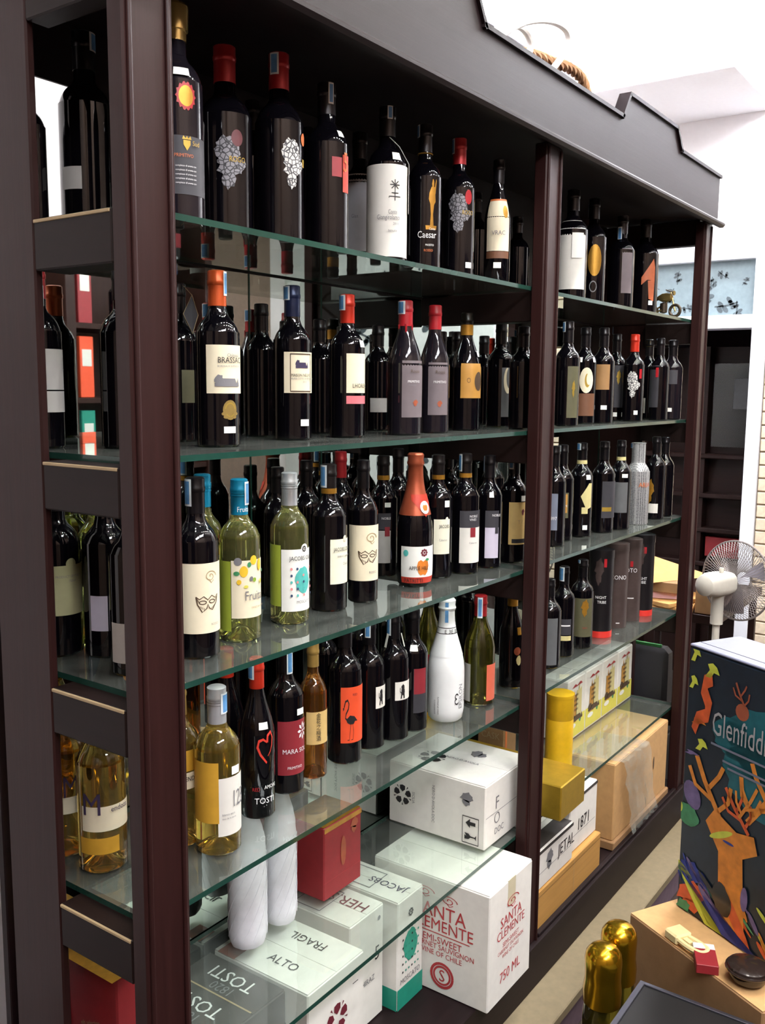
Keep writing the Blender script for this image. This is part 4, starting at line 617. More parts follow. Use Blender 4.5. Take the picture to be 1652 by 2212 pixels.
    {'n': 'wine_bottle', 's': 4, 'x': 0.7457, 'y': 0.33, 'h': 0.31, 'r': 0.035, 'k': 'bord', 'b': 'dark', 'l': 'plain dark rear-row bottle behind the maroon rosette label', 'g': 'rear-row bottles on the fourth shelf', 'c': 'black_foil'},
    {'n': 'wine_bottle', 's': 4, 'x': 0.9007, 'y': 0.34, 'h': 0.31, 'r': 0.035, 'k': 'bord', 'b': 'dark', 'l': 'plain dark rear-row bottle behind the flamingo bottle', 'g': 'rear-row bottles on the fourth shelf', 'c': 'black_foil'},
    {'n': 'wine_bottle', 's': 4, 'x': 1.0555, 'y': 0.345, 'h': 0.31, 'r': 0.035, 'k': 'bord', 'b': 'dark', 'l': 'plain dark rear-row bottle behind the lion-labelled bottles', 'g': 'rear-row bottles on the fourth shelf', 'c': 'black_foil'},
    {'n': 'wine_bottle', 's': 4, 'x': 1.4653, 'y': 0.34, 'h': 0.3, 'r': 0.035, 'k': 'bord', 'b': 'dark', 'l': 'plain dark rear-row bottle behind the olive green bottle', 'g': 'rear-row bottles on the fourth shelf', 'c': 'black_foil'},
    {'n': 'wine_bottle', 's': 4, 'x': 1.6194, 'y': 0.3, 'h': 0.285, 'r': 0.035, 'k': 'bord', 'b': 'dark', 'l': 'plain dark rear-row bottle behind the black liqueur bottle', 'g': 'rear-row bottles on the fourth shelf', 'c': 'black_foil'},
    {'n': 'wine_bottle', 's': 4, 'x': 1.5782, 'y': 0.1306, 'h': 0.27, 'r': 0.037, 'k': 'bord', 'b': 'dark', 'l': 'dark bottle with grey label beside the middle post, on the gift tube shelf', 'c': 'black_foil', 'L': [(-3.303, -1.938, 0.0112, 0.1554, 'grey_paper')]},
    {'n': 'wine_bottle', 's': 4, 'x': 1.7166, 'y': 0.1466, 'h': 0.285, 'r': 0.036, 'k': 'bord', 'b': 'dark', 'l': 'dark bottle with white lines and a cream strip on its label, white-topped cap', 'c': 'black_foil', 'L': [(-3.184, -1.95, 0.0536, 0.0686, 'straw_paper'), (-3.184, -1.95, 0.0716, 0.1226, 'charcoal_paper')], 'A': [('block', -2.471, 0.1017, 0.0294, 0.0044, 'white_print')], 'st': (-4.146, -2.748, 0.2388, 0.283), 'P': [(-3.277, 0.1376, 0.0118, 0.0147)]},
    {'n': 'wine_bottle', 's': 4, 'x': 1.8416, 'y': 0.1381, 'h': 0.29, 'r': 0.037, 'k': 'bord', 'b': 'dark', 'l': 'dark bottle with an olive label and a gold splash on the fourth shelf', 'c': 'black_foil', 'L': [(-3.461, -1.709, 0.0401, 0.167, 'olive_paper')], 'A': [('smudge', -2.454, 0.1362, 0.0334, 0.0577, 'gold_art')], 'T': [('TINTO', -2.663, 0.0681, 0.0065, 'wax_red', 0.9)], 'st': (-4.313, -3.321, 0.2772, 0.288)},
    {'n': 'gift_tin', 's': 4, 'x': 2.0111, 'y': 0.1439, 'h': 0.3, 'r': 0.041, 'k': 'tin', 'b': 'tin_black', 'l': 'black gift tube with a red foot, next to the olive-labelled bottle', 'A': [('smudge', -2.926, 0.2288, 0.0413, 0.0952, 'tin_brown'), ('block', -2.456, 0.2576, 0.0095, 0.0286, 'wax_red')], 'T': [('NIGHT', -3.169, 0.1357, 0.0136, 'white_print', 0.9), ('TRIBE', -3.006, 0.1195, 0.0136, 'white_print', 0.9)], 'e': 'redfoot'},
    {'n': 'gift_tin', 's': 4, 'x': 2.1672, 'y': 0.1507, 'h': 0.3, 'r': 0.041, 'k': 'tin', 'b': 'tin_brown', 'l': 'brown-grey gift tube with white lettering, standing in front of its twin', 'A': [('block', -2.503, 0.019, 0.0132, 0.0033, 'white_print')], 'T': [('CONO', -3.249, 0.1753, 0.0212, 'white_print', 0.9)]},
    {'n': 'gift_tin', 's': 4, 'x': 2.2925, 'y': 0.1485, 'h': 0.3, 'r': 0.041, 'k': 'tin', 'b': 'tin_brown', 'l': 'brown-grey gift tube with white lettering beside the last black tube', 'A': [('block', -2.637, 0.212, 0.0102, 0.0204, 'wax_red'), ('block', -2.637, 0.0861, 0.0238, 0.0034, 'white_print')], 'T': [('COTO', -3.48, 0.1811, 0.0219, 'white_print', 0.9)]},
    {'n': 'gift_tin', 's': 4, 'x': 2.3964, 'y': 0.1374, 'h': 0.305, 'r': 0.041, 'k': 'tin', 'b': 'tin_black', 'l': 'black gift tube with a red foot, last in the row of tubes', 'A': [('smudge', -2.907, 0.2311, 0.0348, 0.087, 'tin_brown'), ('block', -2.651, 0.2486, 0.0104, 0.0244, 'wax_red')], 'T': [('NIGHT', -3.359, 0.138, 0.0149, 'white_print', 0.9), ('TRIBE', -3.262, 0.1239, 0.0149, 'white_print', 0.9)], 'e': 'redfoot'},
]
# ------------------------------------------------------------------ room
RX0, RX1, RY0, RY1, RZ = -2.4, 4.2, -2.85, 1.05, 3.6
def struct(o): return tag(o, kind='structure')
struct(box('floor', RX0, RX1+1.6, RY0, RY1, -.05, 0, 'floor_dark', bev=0))
struct(box('ceiling', RX0, RX1+1.6, RY0, RY1, RZ, RZ+.05, 'ceiling_white', bev=0))
struct(box('wall_back', RX0, RX1+1.6, RY1, RY1+.05, 0, RZ, 'wall_white', bev=0))
struct(box('wall_front', RX0, RX1+1.6, RY0-.05, RY0, 0, RZ, 'wall_panel', bev=0))
struct(box('wall_left', RX0-.05, RX0, RY0, RY1, 0, RZ, 'wall_panel', bev=0))
# far wall with a doorway, a floral transom light and a brick pier
DY0, DY1, DH, TH = .245, .98, 2.115, 2.50
struct(box('wall_far', RX1, RX1+.12, RY0, RY1, TH+.06, RZ, 'wall_white', bev=0))
struct(box('wall_far_pier', RX1+.012, RX1+.12, RY0, .175, 0, TH+.06, 'mortar', bev=0))
pier = bpy.data.objects['wall_far_pier']
vs, fs = boxdata(0, .02, -.095, .095, -.031, .031, .003)
bme = bpy.data.meshes.new('brick'); bme.from_pydata(vs, [], fs); bme.materials.append(M('brick'))
for j in range(0, 36):
    for i in range(5):
        yy = .175-.2-.2*i+(.1 if j % 2 else 0)
        if yy > .0801: continue
        link('brick', bme, pier, (RX1-.004, yy, .035+j*.07))
    if j % 2: pass
vs, fs = boxdata(0, .02, -.045, .045, -.031, .031, .003)
bmh = bpy.data.meshes.new('half_brick'); bmh.from_pydata(vs, [], fs); bmh.materials.append(M('brick'))
for j in range(0, 36, 2): link('half_brick', bmh, pier, (RX1-.004, .125, .035+j*.07))
struct(box('wall_far_plaster', RX1+.0, RX1+.013, RY0, -.9, 0, TH+.06, 'wall_white', bev=0))
struct(box('trim_1', RX1-.02, RX1+.13, .175, .245, 0, TH+.06, 'frame_white'))
struct(box('trim_2', RX1-.02, RX1+.13, .245, DY1, TH-.03, TH+.06, 'frame_white'))
struct(box('trim_3', RX1-.02, RX1+.13, .245, DY1, DH, DH+.07, 'frame_white'))
struct(box('trim_4', RX1-.02, RX1+.13, DY1, RY1, 0, TH+.06, 'frame_white'))
wn = struct(box('window_1', RX1+.03, RX1+.04, .245, DY1, DH+.07, TH-.03, 'frost', bev=0))
def plane_tris(name, tris, fn, mat, parent):
    vs, fs = [], []
    for t in tris:
        k = len(vs); vs += [fn(*q) for q in t]; fs.append((k, k+1, k+2))
    return mk(name, vs, fs, mat, parent)
rnd = random.Random(3)
for y, z, s in ((.42, 2.40, .07), (.50, 2.30, .12), (.40, 2.24, .12), (.34, 2.21, .09), (.47, 2.36, .06), (.66, 2.40, .07), (.70, 2.30, .10), (.60, 2.23, .07), (.80, 2.36, .08), (.88, 2.25, .10), (.30, 2.36, .05), (.56, 2.43, .05)):
    rot = rnd.uniform(0, 6)
    def fn(x, q, y=y, z=z, rot=rot): return (RX1+.028, y-(x*math.cos(rot)-q*math.sin(rot)), z+x*math.sin(rot)+q*math.cos(rot))
    plane_tris('floral_relief', art_tris('branch', s*.8, s), fn, 'leaf_grey', wn)
# second floral light on the far wall beyond the aisle (seen in the cabinet mirror)
wn2 = struct(box('window_2', RX1-.012, RX1-.002, -2.7, -1.0, 1.0, 2.5, 'frost_white', bev=0))
for i in range(14):
    y, z, s = rnd.uniform(-2.6, -1.1), rnd.uniform(1.1, 2.4), rnd.uniform(.15, .3); rot = rnd.uniform(0, 6)
    def fn(x, q, y=y, z=z, rot=rot): return (RX1-.014, y-(x*math.cos(rot)-q*math.sin(rot)), z+x*math.sin(rot)+q*math.cos(rot))
    plane_tris('floral_relief', art_tris('branch', s*.8, s), fn, 'leaf_grey', wn2)
struct(box('ceiling_soffit', 3.45, RX1, .2, .95, 3.2, RZ, 'ceiling_white'))
struct(box('wall_room_end', RX1+1.6, RX1+1.65, RY0, RY1, 0, RZ, 'purple_board', bev=0))
# dark dresser in the room beyond the doorway
t = thing('dresser', (RX1+.55, .6, 0), 'dark wooden dresser with moulded shelves in the room beyond the doorway', 'cabinet')
box('carcass', .12, .45, -.42, .42, 0, 2.05, 'wood_far', t)
for z in (.5, .72, .93, 1.14, 1.38): box('shelf', .0, .12, -.42, .42, z, z+.03, 'wood_far', t, .006)
for y in (-.42, .02, .38): box('upright', .02, .12, y, y+.04, 0, 2.05, 'wood_far', t)
box('drawer_front', .05, .12, -.36, .0, .78, .9, 'carton_red', t)
box('glass_door', .05, .06, -.36, .0, 1.45, 1.95, 'pane_glass', t); box('paper_note', .045, .05, -.24, -.12, 1.68, 1.86, 'grey_paper', t)
tag(tube('conduit_pipe', [(RX1-.03, 1.0, 2.2), (RX1-.03, 1.0, RZ)], .022, 'conduit'), 'pale yellow conduit pipe running up the far white corner', 'pipe')

# ------------------------------------------------------------------ lamps
def downlight(x, y, label):
    t = thing('downlight', (x, y, RZ), label, 'ceiling lamp', 'round ceiling downlights')
    lathe('trim_ring', [(.036, -.012), (.058, -.012), (.062, 0), (.036, 0)], 'frame_white', t, 24, cap0=False, cap1=False)
    lathe('lens', [(.0005, -.009), (.035, -.008), (.035, -.002)], 'lamp_glow', t, 24, cap0=False)
for x, y in [(.25+.5*i, -.60) for i in range(6)]+[(.5+.5*i, -1.2) for i in range(5)]+[(.6+.8*i, -1.9) for i in range(4)]+[(-.45, -.45)]:
    downlight(x, y, 'round recessed downlight in the white ceiling above the aisle')
def tubelight(x0, x1, y, z, label, yaxis=False, face=-1):
    t = thing('tube_lamp', ((x0+x1)/2, y, z), label, 'lamp')
    L = (x1-x0)/2
    box('housing', -L, L, -.03*0+.02*(-face)*0, .03, -.03, .03, 'frame_white', t)
    tube('tube', [(-L+.03, -.03, 0), (L-.03, -.03, 0)], .016, 'tube_glow', t, 12)
    for s in (-1, 1): box('end_cap', s*L-.03*(s > 0), s*L+.03*(s < 0), -.048, .0, -.02, .02, 'frame_white', t)
tubelight(2.35, 3.55, 1.015, 3.37, 'white fluorescent tube lamp high on the back wall past the crown board step')
tubelight(.1, 1.3, 1.015, 3.37, 'white fluorescent tube lamp on the back wall behind the cabinet end')
t_ = thing('tube_lamp', (3.7, -.45, RZ-.035), 'white fluorescent batten lamp on the ceiling before the doorway wall', 'lamp')
box('housing', -.04, .04, -.6, .6, 0, .034, 'frame_white', t_)
for s in (-1, 1): tube('tube', [(s*.02, -.57, -.018), (s*.02, .57, -.018)], .014, 'tube_glow', t_, 12)

def fill_panel(x, y, label):                      # added ceiling fill panels behind the camera, to brighten the shelf fronts
    t = thing('added_fill_panel', (x, y, RZ), label, 'ceiling lamp')
    for x0, x1, y0, y1 in ((-.62, .62, -.32, -.29), (-.62, .62, .29, .32), (-.62, -.59, -.289, .289), (.59, .62, -.289, .289)): box('frame', x0, x1, y0, y1, -.03, -.001, 'frame_white', t)
    box('diffuser', -.588, .588, -.287, .287, -.022, -.012, 'fill_glow', t, .002)
fill_panel(-.1, -2.25, 'added rectangular ceiling fill panel over the panelled wall opposite the cabinet')
fill_panel(-1.5, -2.25, 'added rectangular ceiling fill panel in the room corner opposite the cabinet end')
# ------------------------------------------------------------------ display cabinet
ZSH = {1: .7216+Z0, 2: .361+Z0, 3: Z0, 4: Z0-.3666, 5: Z0-.7336}
cab = thing('display_cabinet', (0, 0, 0), 'dark stained wooden wall display cabinet with stepped crown board and mirrored back', 'cabinet')
PX = ((-.0897, 0), (1.1977, 1.2874), (2.4834, 2.5731))
ZB = .26
for x0, x1 in PX:
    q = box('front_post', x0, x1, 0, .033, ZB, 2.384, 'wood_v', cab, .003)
    for e in (x0+.010, x1-.012):
        vs, fs = lathe_data([(.0045, ZB), (.0045, 2.375)], 10); mk('moulding', [(e+x, -.001+y, z) for x, y, z in vs], fs, 'wood_v', q, True)
box('back_post', -.0897, -.075, .2123, .3493, ZB, 2.40, 'wood_v', cab, .003)
box('back_post', 2.5365, 2.5731, .2123, .3915, ZB, 2.40, 'wood_v', cab, .003)
for i in range(1, 6):
    z = ZSH[i]-.0105
    for x0, x1 in ((-.0897, -.028), (1.213, 1.272), (2.511, 2.5731)):
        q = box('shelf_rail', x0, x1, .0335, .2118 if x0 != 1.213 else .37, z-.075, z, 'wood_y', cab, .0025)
        if x0 < 0: box('rail_glint', x0-.002, x0+.004, .036, .21, z-.006, z-.001, 'tan_print', q, .0008)  # pale strip painted in for the reflection off the glass shelf end
for x0, x1 in ((-.0897, -.05), (2.533, 2.5731)): box('top_rail', x0, x1, .0335, .2118, 2.31, 2.40, 'wood_y', cab, .0025)
hp = [(-.1, 2.545), (.337, 2.545), (.39, 2.605), (.80, 2.605), (.846, 2.535), (1.632, 2.535), (1.68, 2.605), (2.085, 2.605), (2.139, 2.545), (2.583, 2.545)]
poly = [(-.1, 2.385)]+hp+[(2.583, 2.385)]
n = len(poly); vs = [(x, -.014, z) for x, z in poly]+[(x, .012, z) for x, z in poly]
fs = [tuple(range(n)), tuple(range(2*n-1, n-1, -1))]+[(i, i+n, (i+1) % n+n, (i+1) % n) for i in range(n)]
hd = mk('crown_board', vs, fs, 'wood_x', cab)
for a, b in zip(hp[:-1], hp[1:]):
    d = Vector((b[0]-a[0], 0, b[1]-a[1])); l = d.length; d.normalize(); nn = Vector((-d.z, 0, d.x))
    vs = []
    for y in (-.022, .013):
        for k, o in ((a, -.004), (b, .004)):
            for hh in (0, .010): vs.append((k[0]+d.x*o+nn.x*hh, y, k[1]+d.z*o+nn.z*hh))
    mk('cap_moulding', vs, [(0, 2, 3, 1), (4, 5, 7, 6), (0, 1, 5, 4), (2, 6, 7, 3), (1, 3, 7, 5), (0, 4, 6, 2)], 'wood_x', hd)
q = box('cornice_moulding', -.112, 2.595, -.040, -.0145, 2.372, 2.392, 'wood_x', hd, .007)
box('top_board', -.0897, 2.5731, .0125, .3855, 2.402, 2.416, 'wood_x', cab)
box('back_board', -.075, 2.5731, .392, .41, ZB, 2.028, 'wood_x', cab); box('back_board', .125, 2.5731, .392, .397, 2.0285, 2.60, 'wood_x', cab)
for x0, x1 in ((-.0525, .5545), (.5575, .8015), (.8045, 1.46), (1.463, 2.05), (2.053, 2.535)):
    q = box('mirror_panel', x0, x1, .386, .391, ZB+.001, 2.028, 'mirror', cab, 0)
    box('mirror_edge', x1-.0005, x1+.0028, .3845, .3915, ZB+.001, 2.028, 'glass_edge', q, 0)
box('back_panel', -.075, .1245, .386, .3915, 2.30, 2.418, 'wood_x', cab, 0); box('back_panel', .125, 2.535, .386, .3915, 2.0285, 2.418, 'wood_x', cab, 0)
box('base_board', -.0897, 2.5731, -.012, .39, ZB-.03, ZB, 'wood_x', cab, .003)
box('base_front', -.088, 2.571, -.006, .012, .1205, ZB-.031, 'wood_x', cab, .002)
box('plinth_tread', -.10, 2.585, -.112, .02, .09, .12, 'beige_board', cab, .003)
box('plinth_riser', -.098, 2.583, -.104, -.086, 0, .0895, 'purple_board', cab, .002)
box('plinth_core', -.085, 2.568, .013, .38, 0, ZB-.031, 'wood_x', cab, 0)
box('sill_strip', 1.29, 2.48, -.004, .010, ZB, ZB+.012, 'wood_x', cab, .002)

# glass shelves
names = {1: ('topmost', 'carrying the largest dark bottles'), 2: ('second', 'level with the eye'), 3: ('third', 'with the clear green wine bottles and sparkling cider'), 4: ('fourth', 'with the amber wines and flamingo bottle'), 5: ('lowest', 'above the packing cartons')}
alt = {1: 'carrying the little motorcycle', 2: 'below the motorcycle shelf', 3: 'with the mesh-wrapped bottle', 4: 'with the gift tubes', 5: 'with the yellow tube and picture cartons'}
for i in range(1, 6):
    for x0, x1, txt in ((-.0515, 1.2415, names[i][1]), (1.2445, 2.5345, alt[i])):
        vs, fs = boxdata(x0, x1, .0345, .3835, ZSH[i]-.010, ZSH[i], 0)
        me_fm = []
        for f in fs:
            zz = [vs[k][2] for k in f]; me_fm.append(0 if max(zz)-min(zz) < 1e-5 else 1)
        o = mk('glass_shelf', vs, fs, None, mats=['shelf_glass', 'glass_edge'], fm=me_fm)
        tag(o, names[i][0]+' green-edged glass shelf, '+txt, 'shelf')

# ------------------------------------------------------------------ all bottles and tins
def tin(d, z):
    t = thing('gift_tube', (d['x'], d['y'], z), d['l'], 'gift tube')
    h, r = d['h'], d['r']; foot = d.get('e') == 'redfoot'
    lathe('body', [(r, .022 if foot else 0), (r, h-.03)], d['b'], t, 32, cap1=False)
    if foot: lathe('foot', [(r+.0005, 0), (r+.0005, .022)], 'tin_red', t, 32)
    lathe('lid', [(r+.001, h-.03), (r+.001, h-.001), (r-.002, h)], d['b'], t, 32)
    for nm, a, q, wd, ht, m in d.get('A', ()): wrap_tris('emblem', art_tris(nm, wd, ht, .005), r, a, q, m, t, .0012)
    for s, a, q, sz, m, sx in d.get('T', ()): wrap_text('lettering', s, r, a, q, sz, m, t, .0024, sx)
for d in BOTTLES:
    (tin if d['k'] == 'tin' else bottle)(d, ZSH[d['s']]+.0004)

# ------------------------------------------------------------------ cartons
def face_fn(x0, x1, y0, y1, z0, z1, face, s, t, rot, e=.0012):
    c, sn = math.cos(rot), math.sin(rot)
    def fn(x, y):
        x, y = x*c-y*sn, x*sn+y*c
        if face == 'W': return (x0-e, y1-s*(y1-y0)-x, z0+t*(z1-z0)+y)
        if face == 'F': return (x0+s*(x1-x0)+x, y0-e, z0+t*(z1-z0)+y)
        return (x0+s*(x1-x0)+x, y0+t*(y1-y0)+y, z1+e)
    return fn
def carton(name, dims, mat, label, cat='carton', prints=(), bev=.003, seams=True, tape=None):
    X0, X1, Y0, Y1, za, zb = dims; cx, cy = (X0+X1)/2, (Y0+Y1)/2
    t = thing(name, (cx, cy, za), label, cat)
    x0, x1, y0, y1, z0, z1 = X0-cx, X1-cx, Y0-cy, Y1-cy, 0, zb-za
    body = box('body', x0, x1, y0, y1, z0, z1, mat, t, bev)
    if seams:
        ax = (x1-x0) > (y1-y0)
        if ax: box('flap', x0+.002, x1-.002, y0+.002, -.0008, z1, z1+.0012, mat, t, 0); box('flap', x0+.002, x1-.002, .0008, y1-.002, z1, z1+.0012, mat, t, 0)
        else: box('flap', x0+.002, -.0008, y0+.002, y1-.002, z1, z1+.0012, mat, t, 0); box('flap', .0008, x1-.002, y0+.002, y1-.002, z1, z1+.0012, mat, t, 0)
    if tape:
        if tape == 'F': box('tape', -.02, .02, y0-.0006, y0+.001, z1-.07, z1, 'carton_tape', t, 0)
    for p in prints:
        kind, face, val, s, tt, sz, m = p[:7]; rot = p[7] if len(p) > 7 else 0
        e = .0012+(.0014 if face == 'T' and seams else 0)+.0003*(p[9] if len(p) > 9 else 0)
        fn = face_fn(x0, x1, y0, y1, z0, z1, face, s, tt, rot, e)
        if kind == 'T':
            v2, f2 = text2d(val); wd = max(v[0] for v in v2)+min(v[0] for v in v2)
            sx = p[8] if len(p) > 8 and p[8] else .9
            mk('lettering', [fn((x-wd/2)*sz*sx, (y-.35)*sz) for x, y in v2], f2, m, t)
        else:
            wd, ht = sz if isinstance(sz, tuple) else (sz, sz)
            plane_tris('emblem', art_tris(val, wd, ht), fn, m, t)
    return t
Z5, ZF = ZSH[5]+.0004, ZB+.0004
H = PI/2
carton('wine_carton', (.918, 1.147, -.045, .30, ZF, ZF+.308), 'carton_white', 'tall white wine carton with red Santa Clemente print, standing on the base board', prints=[
    ('T', 'W', 'SANTA', .60, .72, .052, 'red_print'), ('T', 'W', 'CLEMENTE', .60, .60, .044, 'red_print'), ('A', 'W', 'block', .60, .525, (.17, .0025), 'red_print'), ('T', 'W', 'SEMI-SWEET', .60, .47, .026, 'red_print'),
    ('T', 'W', 'CABERNET SAUVIGNON', .60, .41, .020, 'red_print'), ('T', 'W', 'WINE OF CHILE', .60, .35, .020, 'red_print'), ('A', 'W', 'ring', .62, .17, .07, 'red_print'), ('A', 'W', 'ring', .62, .17, .052, 'red_print'), ('T', 'W', 'S', .62, .17, .045, 'red_print'),
    ('A', 'W', 'swirl', .45, .86, (.06, .03), 'red_print'), ('A', 'W', 'swirl', .66, .84, (.05, .03), 'red_print'),
    ('T', 'F', 'SANTA', .5, .68, .04, 'red_print'), ('T', 'F', 'CLEMENTE', .5, .58, .034, 'red_print'), ('T', 'F', 'SEMI-SWEET', .5, .48, .018, 'red_print'), ('T', 'F', 'CABERNET SAUVIGNON', .5, .43, .014, 'red_print'), ('T', 'F', 'WINE OF CHILE', .5, .38, .014, 'red_print'), ('A', 'F', 'swirl', .5, .80, (.07, .035), 'red_print'), ('T', 'F', '750 ML', .5, .2, .04, 'red_print')], tape='F')
g = carton('wine_carton', (.795, .908, .14, .37, ZF, ZF+.285), 'carton_white', 'white wine carton with a teal foot and turquoise dotted sphere', prints=[
    ('A', 'F', 'blob', .5, .54, (.062, .085), 'teal_print'), ('T', 'F', 'MOSCATO', .5, .25, .02, 'grey_print'), ('A', 'F', 'block', .5, .10, (.1125, .055), 'carton_teal'), ('A', 'W', 'block', .5, .10, (.229, .055), 'carton_teal'), ('A', 'F', 'wreath', .5, .84, .022, 'black_print'), ('A', 'W', 'flower', .5, .6, .05, 'grey_print'),
    ('T', 'T', 'JACOBS', .5, .3, .035, 'violet_print', H), ('A', 'T', 'frame', .5, .62, (.08, .09), 'grey_print')]+
    [('A', 'F', 'disc', .2+.12*(i % 6), .33+.075*(i//6), .006, 'carton_teal' if i % 3 else 'black_print', 0, 0, 1) for i in range(36)])
carton('wine_carton', (.645, .78, .172, .372, ZF, ZF+.285), 'carton_white', 'white wine carton with purple handwriting on its lid, between the teal-footed and flower cartons', prints=[
    ('T', 'T', 'HER.S', .62, .35, .05, 'maroon_print', H), ('A', 'T', 'frame', .45, .7, (.1, .08), 'grey_print'), ('T', 'F', '5', .8, .6, .05, 'black_print'), ('A', 'F', 'disc', .85, .9, .012, 'grey_print'), ('T', 'F', 'SHIRAZ', .5, .4, .02, 'grey_print')])
carton('wine_carton', (.405, .60, .098, .37, ZF, ZF+.282), 'carton_white', 'white wine carton with fragile-marked lid flaps and a black flower', prints=[
    ('T', 'T', 'ALTO', .28, .42, .035, 'black_print', -H), ('T', 'T', 'FRAGIL', .75, .45, .035, 'black_print', H), ('A', 'F', 'flower', .5, .62, .075, 'maroon_print'), ('A', 'F', 'frame', .82, .3, (.03, .05), 'black_print'), ('A', 'F', 'block', .83, .8, (.02, .002), 'black_print'), ('A', 'W', 'flower', .7, .6, .07, 'black_print'), ('A', 'T', 'block', .12, .86, (.05, .05), 'rust_print')])
carton('wine_carton', (.20, .396, .15, .372, ZF, ZF+.28), 'carton_black', 'black wine carton with Tosti 1820 printed on both lid flaps', prints=[
    ('T', 'T', 'TOSTI', .78, .5, .05, 'white_print', H), ('T', 'T', '1820', .60, .5, .035, 'grey_print', H), ('T', 'T', 'TOSTI', .28, .5, .05, 'white_print', H), ('T', 'T', '1820', .10, .5, .035, 'grey_print', H), ('A', 'T', 'block', .5, .5, (.004, .21), 'tan_print')])
carton('wine_carton', (1.077, 1.333, .06, .365, Z5, Z5+.175), 'carton_white', 'white wine carton lying on its side with a black flower and this-way-up symbols', prints=[
    ('A', 'W', 'flower', .15, .5, .06, 'black_print'), ('T', 'W', 'NERO D AVOLA DOC', .48, .5, .012, 'grey_print', -H), ('A', 'W', 'frame', .86, .26, (.05, .075), 'black_print'), ('A', 'W', 'arrow', .86, .37, (.03, .03), 'black_print', H), ('A', 'W', 'goblet', .86, .16, (.025, .035), 'black_print', H), ('A', 'W', 'smudge', .82, .74, (.05, .04), 'grey_print'), ('T', 'W', 'SICILIA', .27, .5, .012, 'grey_print', -H),
    ('A', 'T', 'flower', .35, .72, .08, 'black_print'), ('T', 'T', 'NERO D AVOLA', .45, .45, .016, 'grey_print', -H), ('A', 'T', 'smudge', .7, .4, (.06, .05), 'grey_print'), ('T', 'F', 'F', .25, .65, .05, 'grey_print'), ('A', 'F', 'ring', .25, .4, .03, 'grey_print'), ('A', 'F', 'block', .5, .5, (.25, .0015), 'grey_print'), ('T', 'F', 'DOC', .3, .2, .025, 'grey_print')])
carton('gift_box', (1.349, 1.515, -.03, .37, Z5, Z5+.102), 'carton_gold', 'long shiny gold box jutting over the glass edge of the lowest shelf', 'box', seams=False)
carton('gift_box', (.64, .785, .245, .36, Z5, Z5+.182), 'carton_red', 'upright deep red gift box with a gold-patterned lid and oval plaque', 'box', seams=False, prints=[
    ('A', 'F', 'block', .5, .96, (.144, .012), 'gold_art'), ('A', 'T', 'block', .5, .5, (.143, .113), 'gold_art'), ('A', 'F', 'leaf', .5, .55, (.075, .035), 'rust_print', H), ('A', 'F', 'smudge', .8, .82, (.04, .04), 'rust_print'), ('A', 'F', 'block', .5, .25, (.144, .001), 'wax_red')])
rb = carton('gift_box', (-.02, .085, .165, .375, Z5, Z5+.2), 'carton_red', 'deep red gift box with an orange tassel behind the end frame', 'box', seams=False, prints=[
    ('A', 'W', 'block', .16, .66, (.06, .09), 'rust_print'), ('T', 'W', 'gift selection', .65, .45, .012, 'tan_print', .35), ('A', 'T', 'block', .5, .5, (.129, .219), 'gold_art')])
tube('tassel', [(-.057, .045, .18), (-.058, .042, .14), (-.059, .04, .09)], .004, 'orange_foil', rb, 8)
vs, fs = lathe_data([(.005, .09), (.008, .08), (.007, .07), (.014, .0)], 12); mk('tassel_fringe', [(x*.6-.062, y+.04, z) for x, y, z in vs], fs, 'orange_foil', rb, True)
carton('liquor_carton', (1.575, 1.66, .27, .365, Z5, Z5+.21), 'carton_kraft_dark', 'small brown liquor carton at the back between the gold box and the yellow tube', 'carton', prints=[('A', 'F', 'block', .15, .5, (.012, .2), 'orange_print'), ('T', 'W', 'CASK', .5, .5, .03, 'tan_print')])
t = thing('gift_tube', (1.725, .15, Z5), 'bright yellow cardboard tube with a domed lid rim', 'gift tube')
lathe('body', [(.044, 0), (.044, .155), (.0435, .156), (.044, .157), (.044, .232)], 'carton_yellow', t, 36); lathe('lid_rim', [(.0446, .226), (.0452, .23), (.0446, .238), (.042, .2385)], 'carton_yellow', t, 36)
for i in range(4):
    x = 1.90+i*.152
    if x+.145 > 2.53: break
    pc = [('A', 'F', 'block', .5, .2, (.144, .07), 'lemon_print'), ('A', 'F', 'tower', .36, .55, (.05, .12), 'ochre_paper', 0, 0, 1), ('A', 'F', 'tower', .62, .6, (.06, .14), 'straw_paper', 0, 0, 1), ('A', 'F', 'roof', .5, .86, (.09, .025), 'wax_red', 0, 0, 2), ('A', 'F', 'leaf', .3, .22, (.05, .03), 'paper_bright', 0, 0, 2), ('A', 'F', 'blob', .7, .3, (.02, .03), 'green_print', 0, 0, 2), ('A', 'F', 'chateau', .5, .36, (.1, .03), 'brown_print', 0, 0, 3)]
    pc += [('A', 'F', 'block', .34+.05*(k % 5), .48+.08*(k//5), (.004, .008), 'brown_print', 0, 0, 3) for k in range(20)]
    o = carton('picture_carton', (x, x+.147, .20, .30, Z5, Z5+.215), 'carton_white', 'white and yellow cartoon-town carton in the row on the lowest shelf', 'carton', prints=pc); o['group'] = 'picture cartons on the lowest shelf'; o['label'] = 'white and yellow cartoon-town carton, '+['behind the yellow tube', 'second of the row from the yellow tube', 'third of the row from the yellow tube', 'at the open end of the lowest shelf'][i]
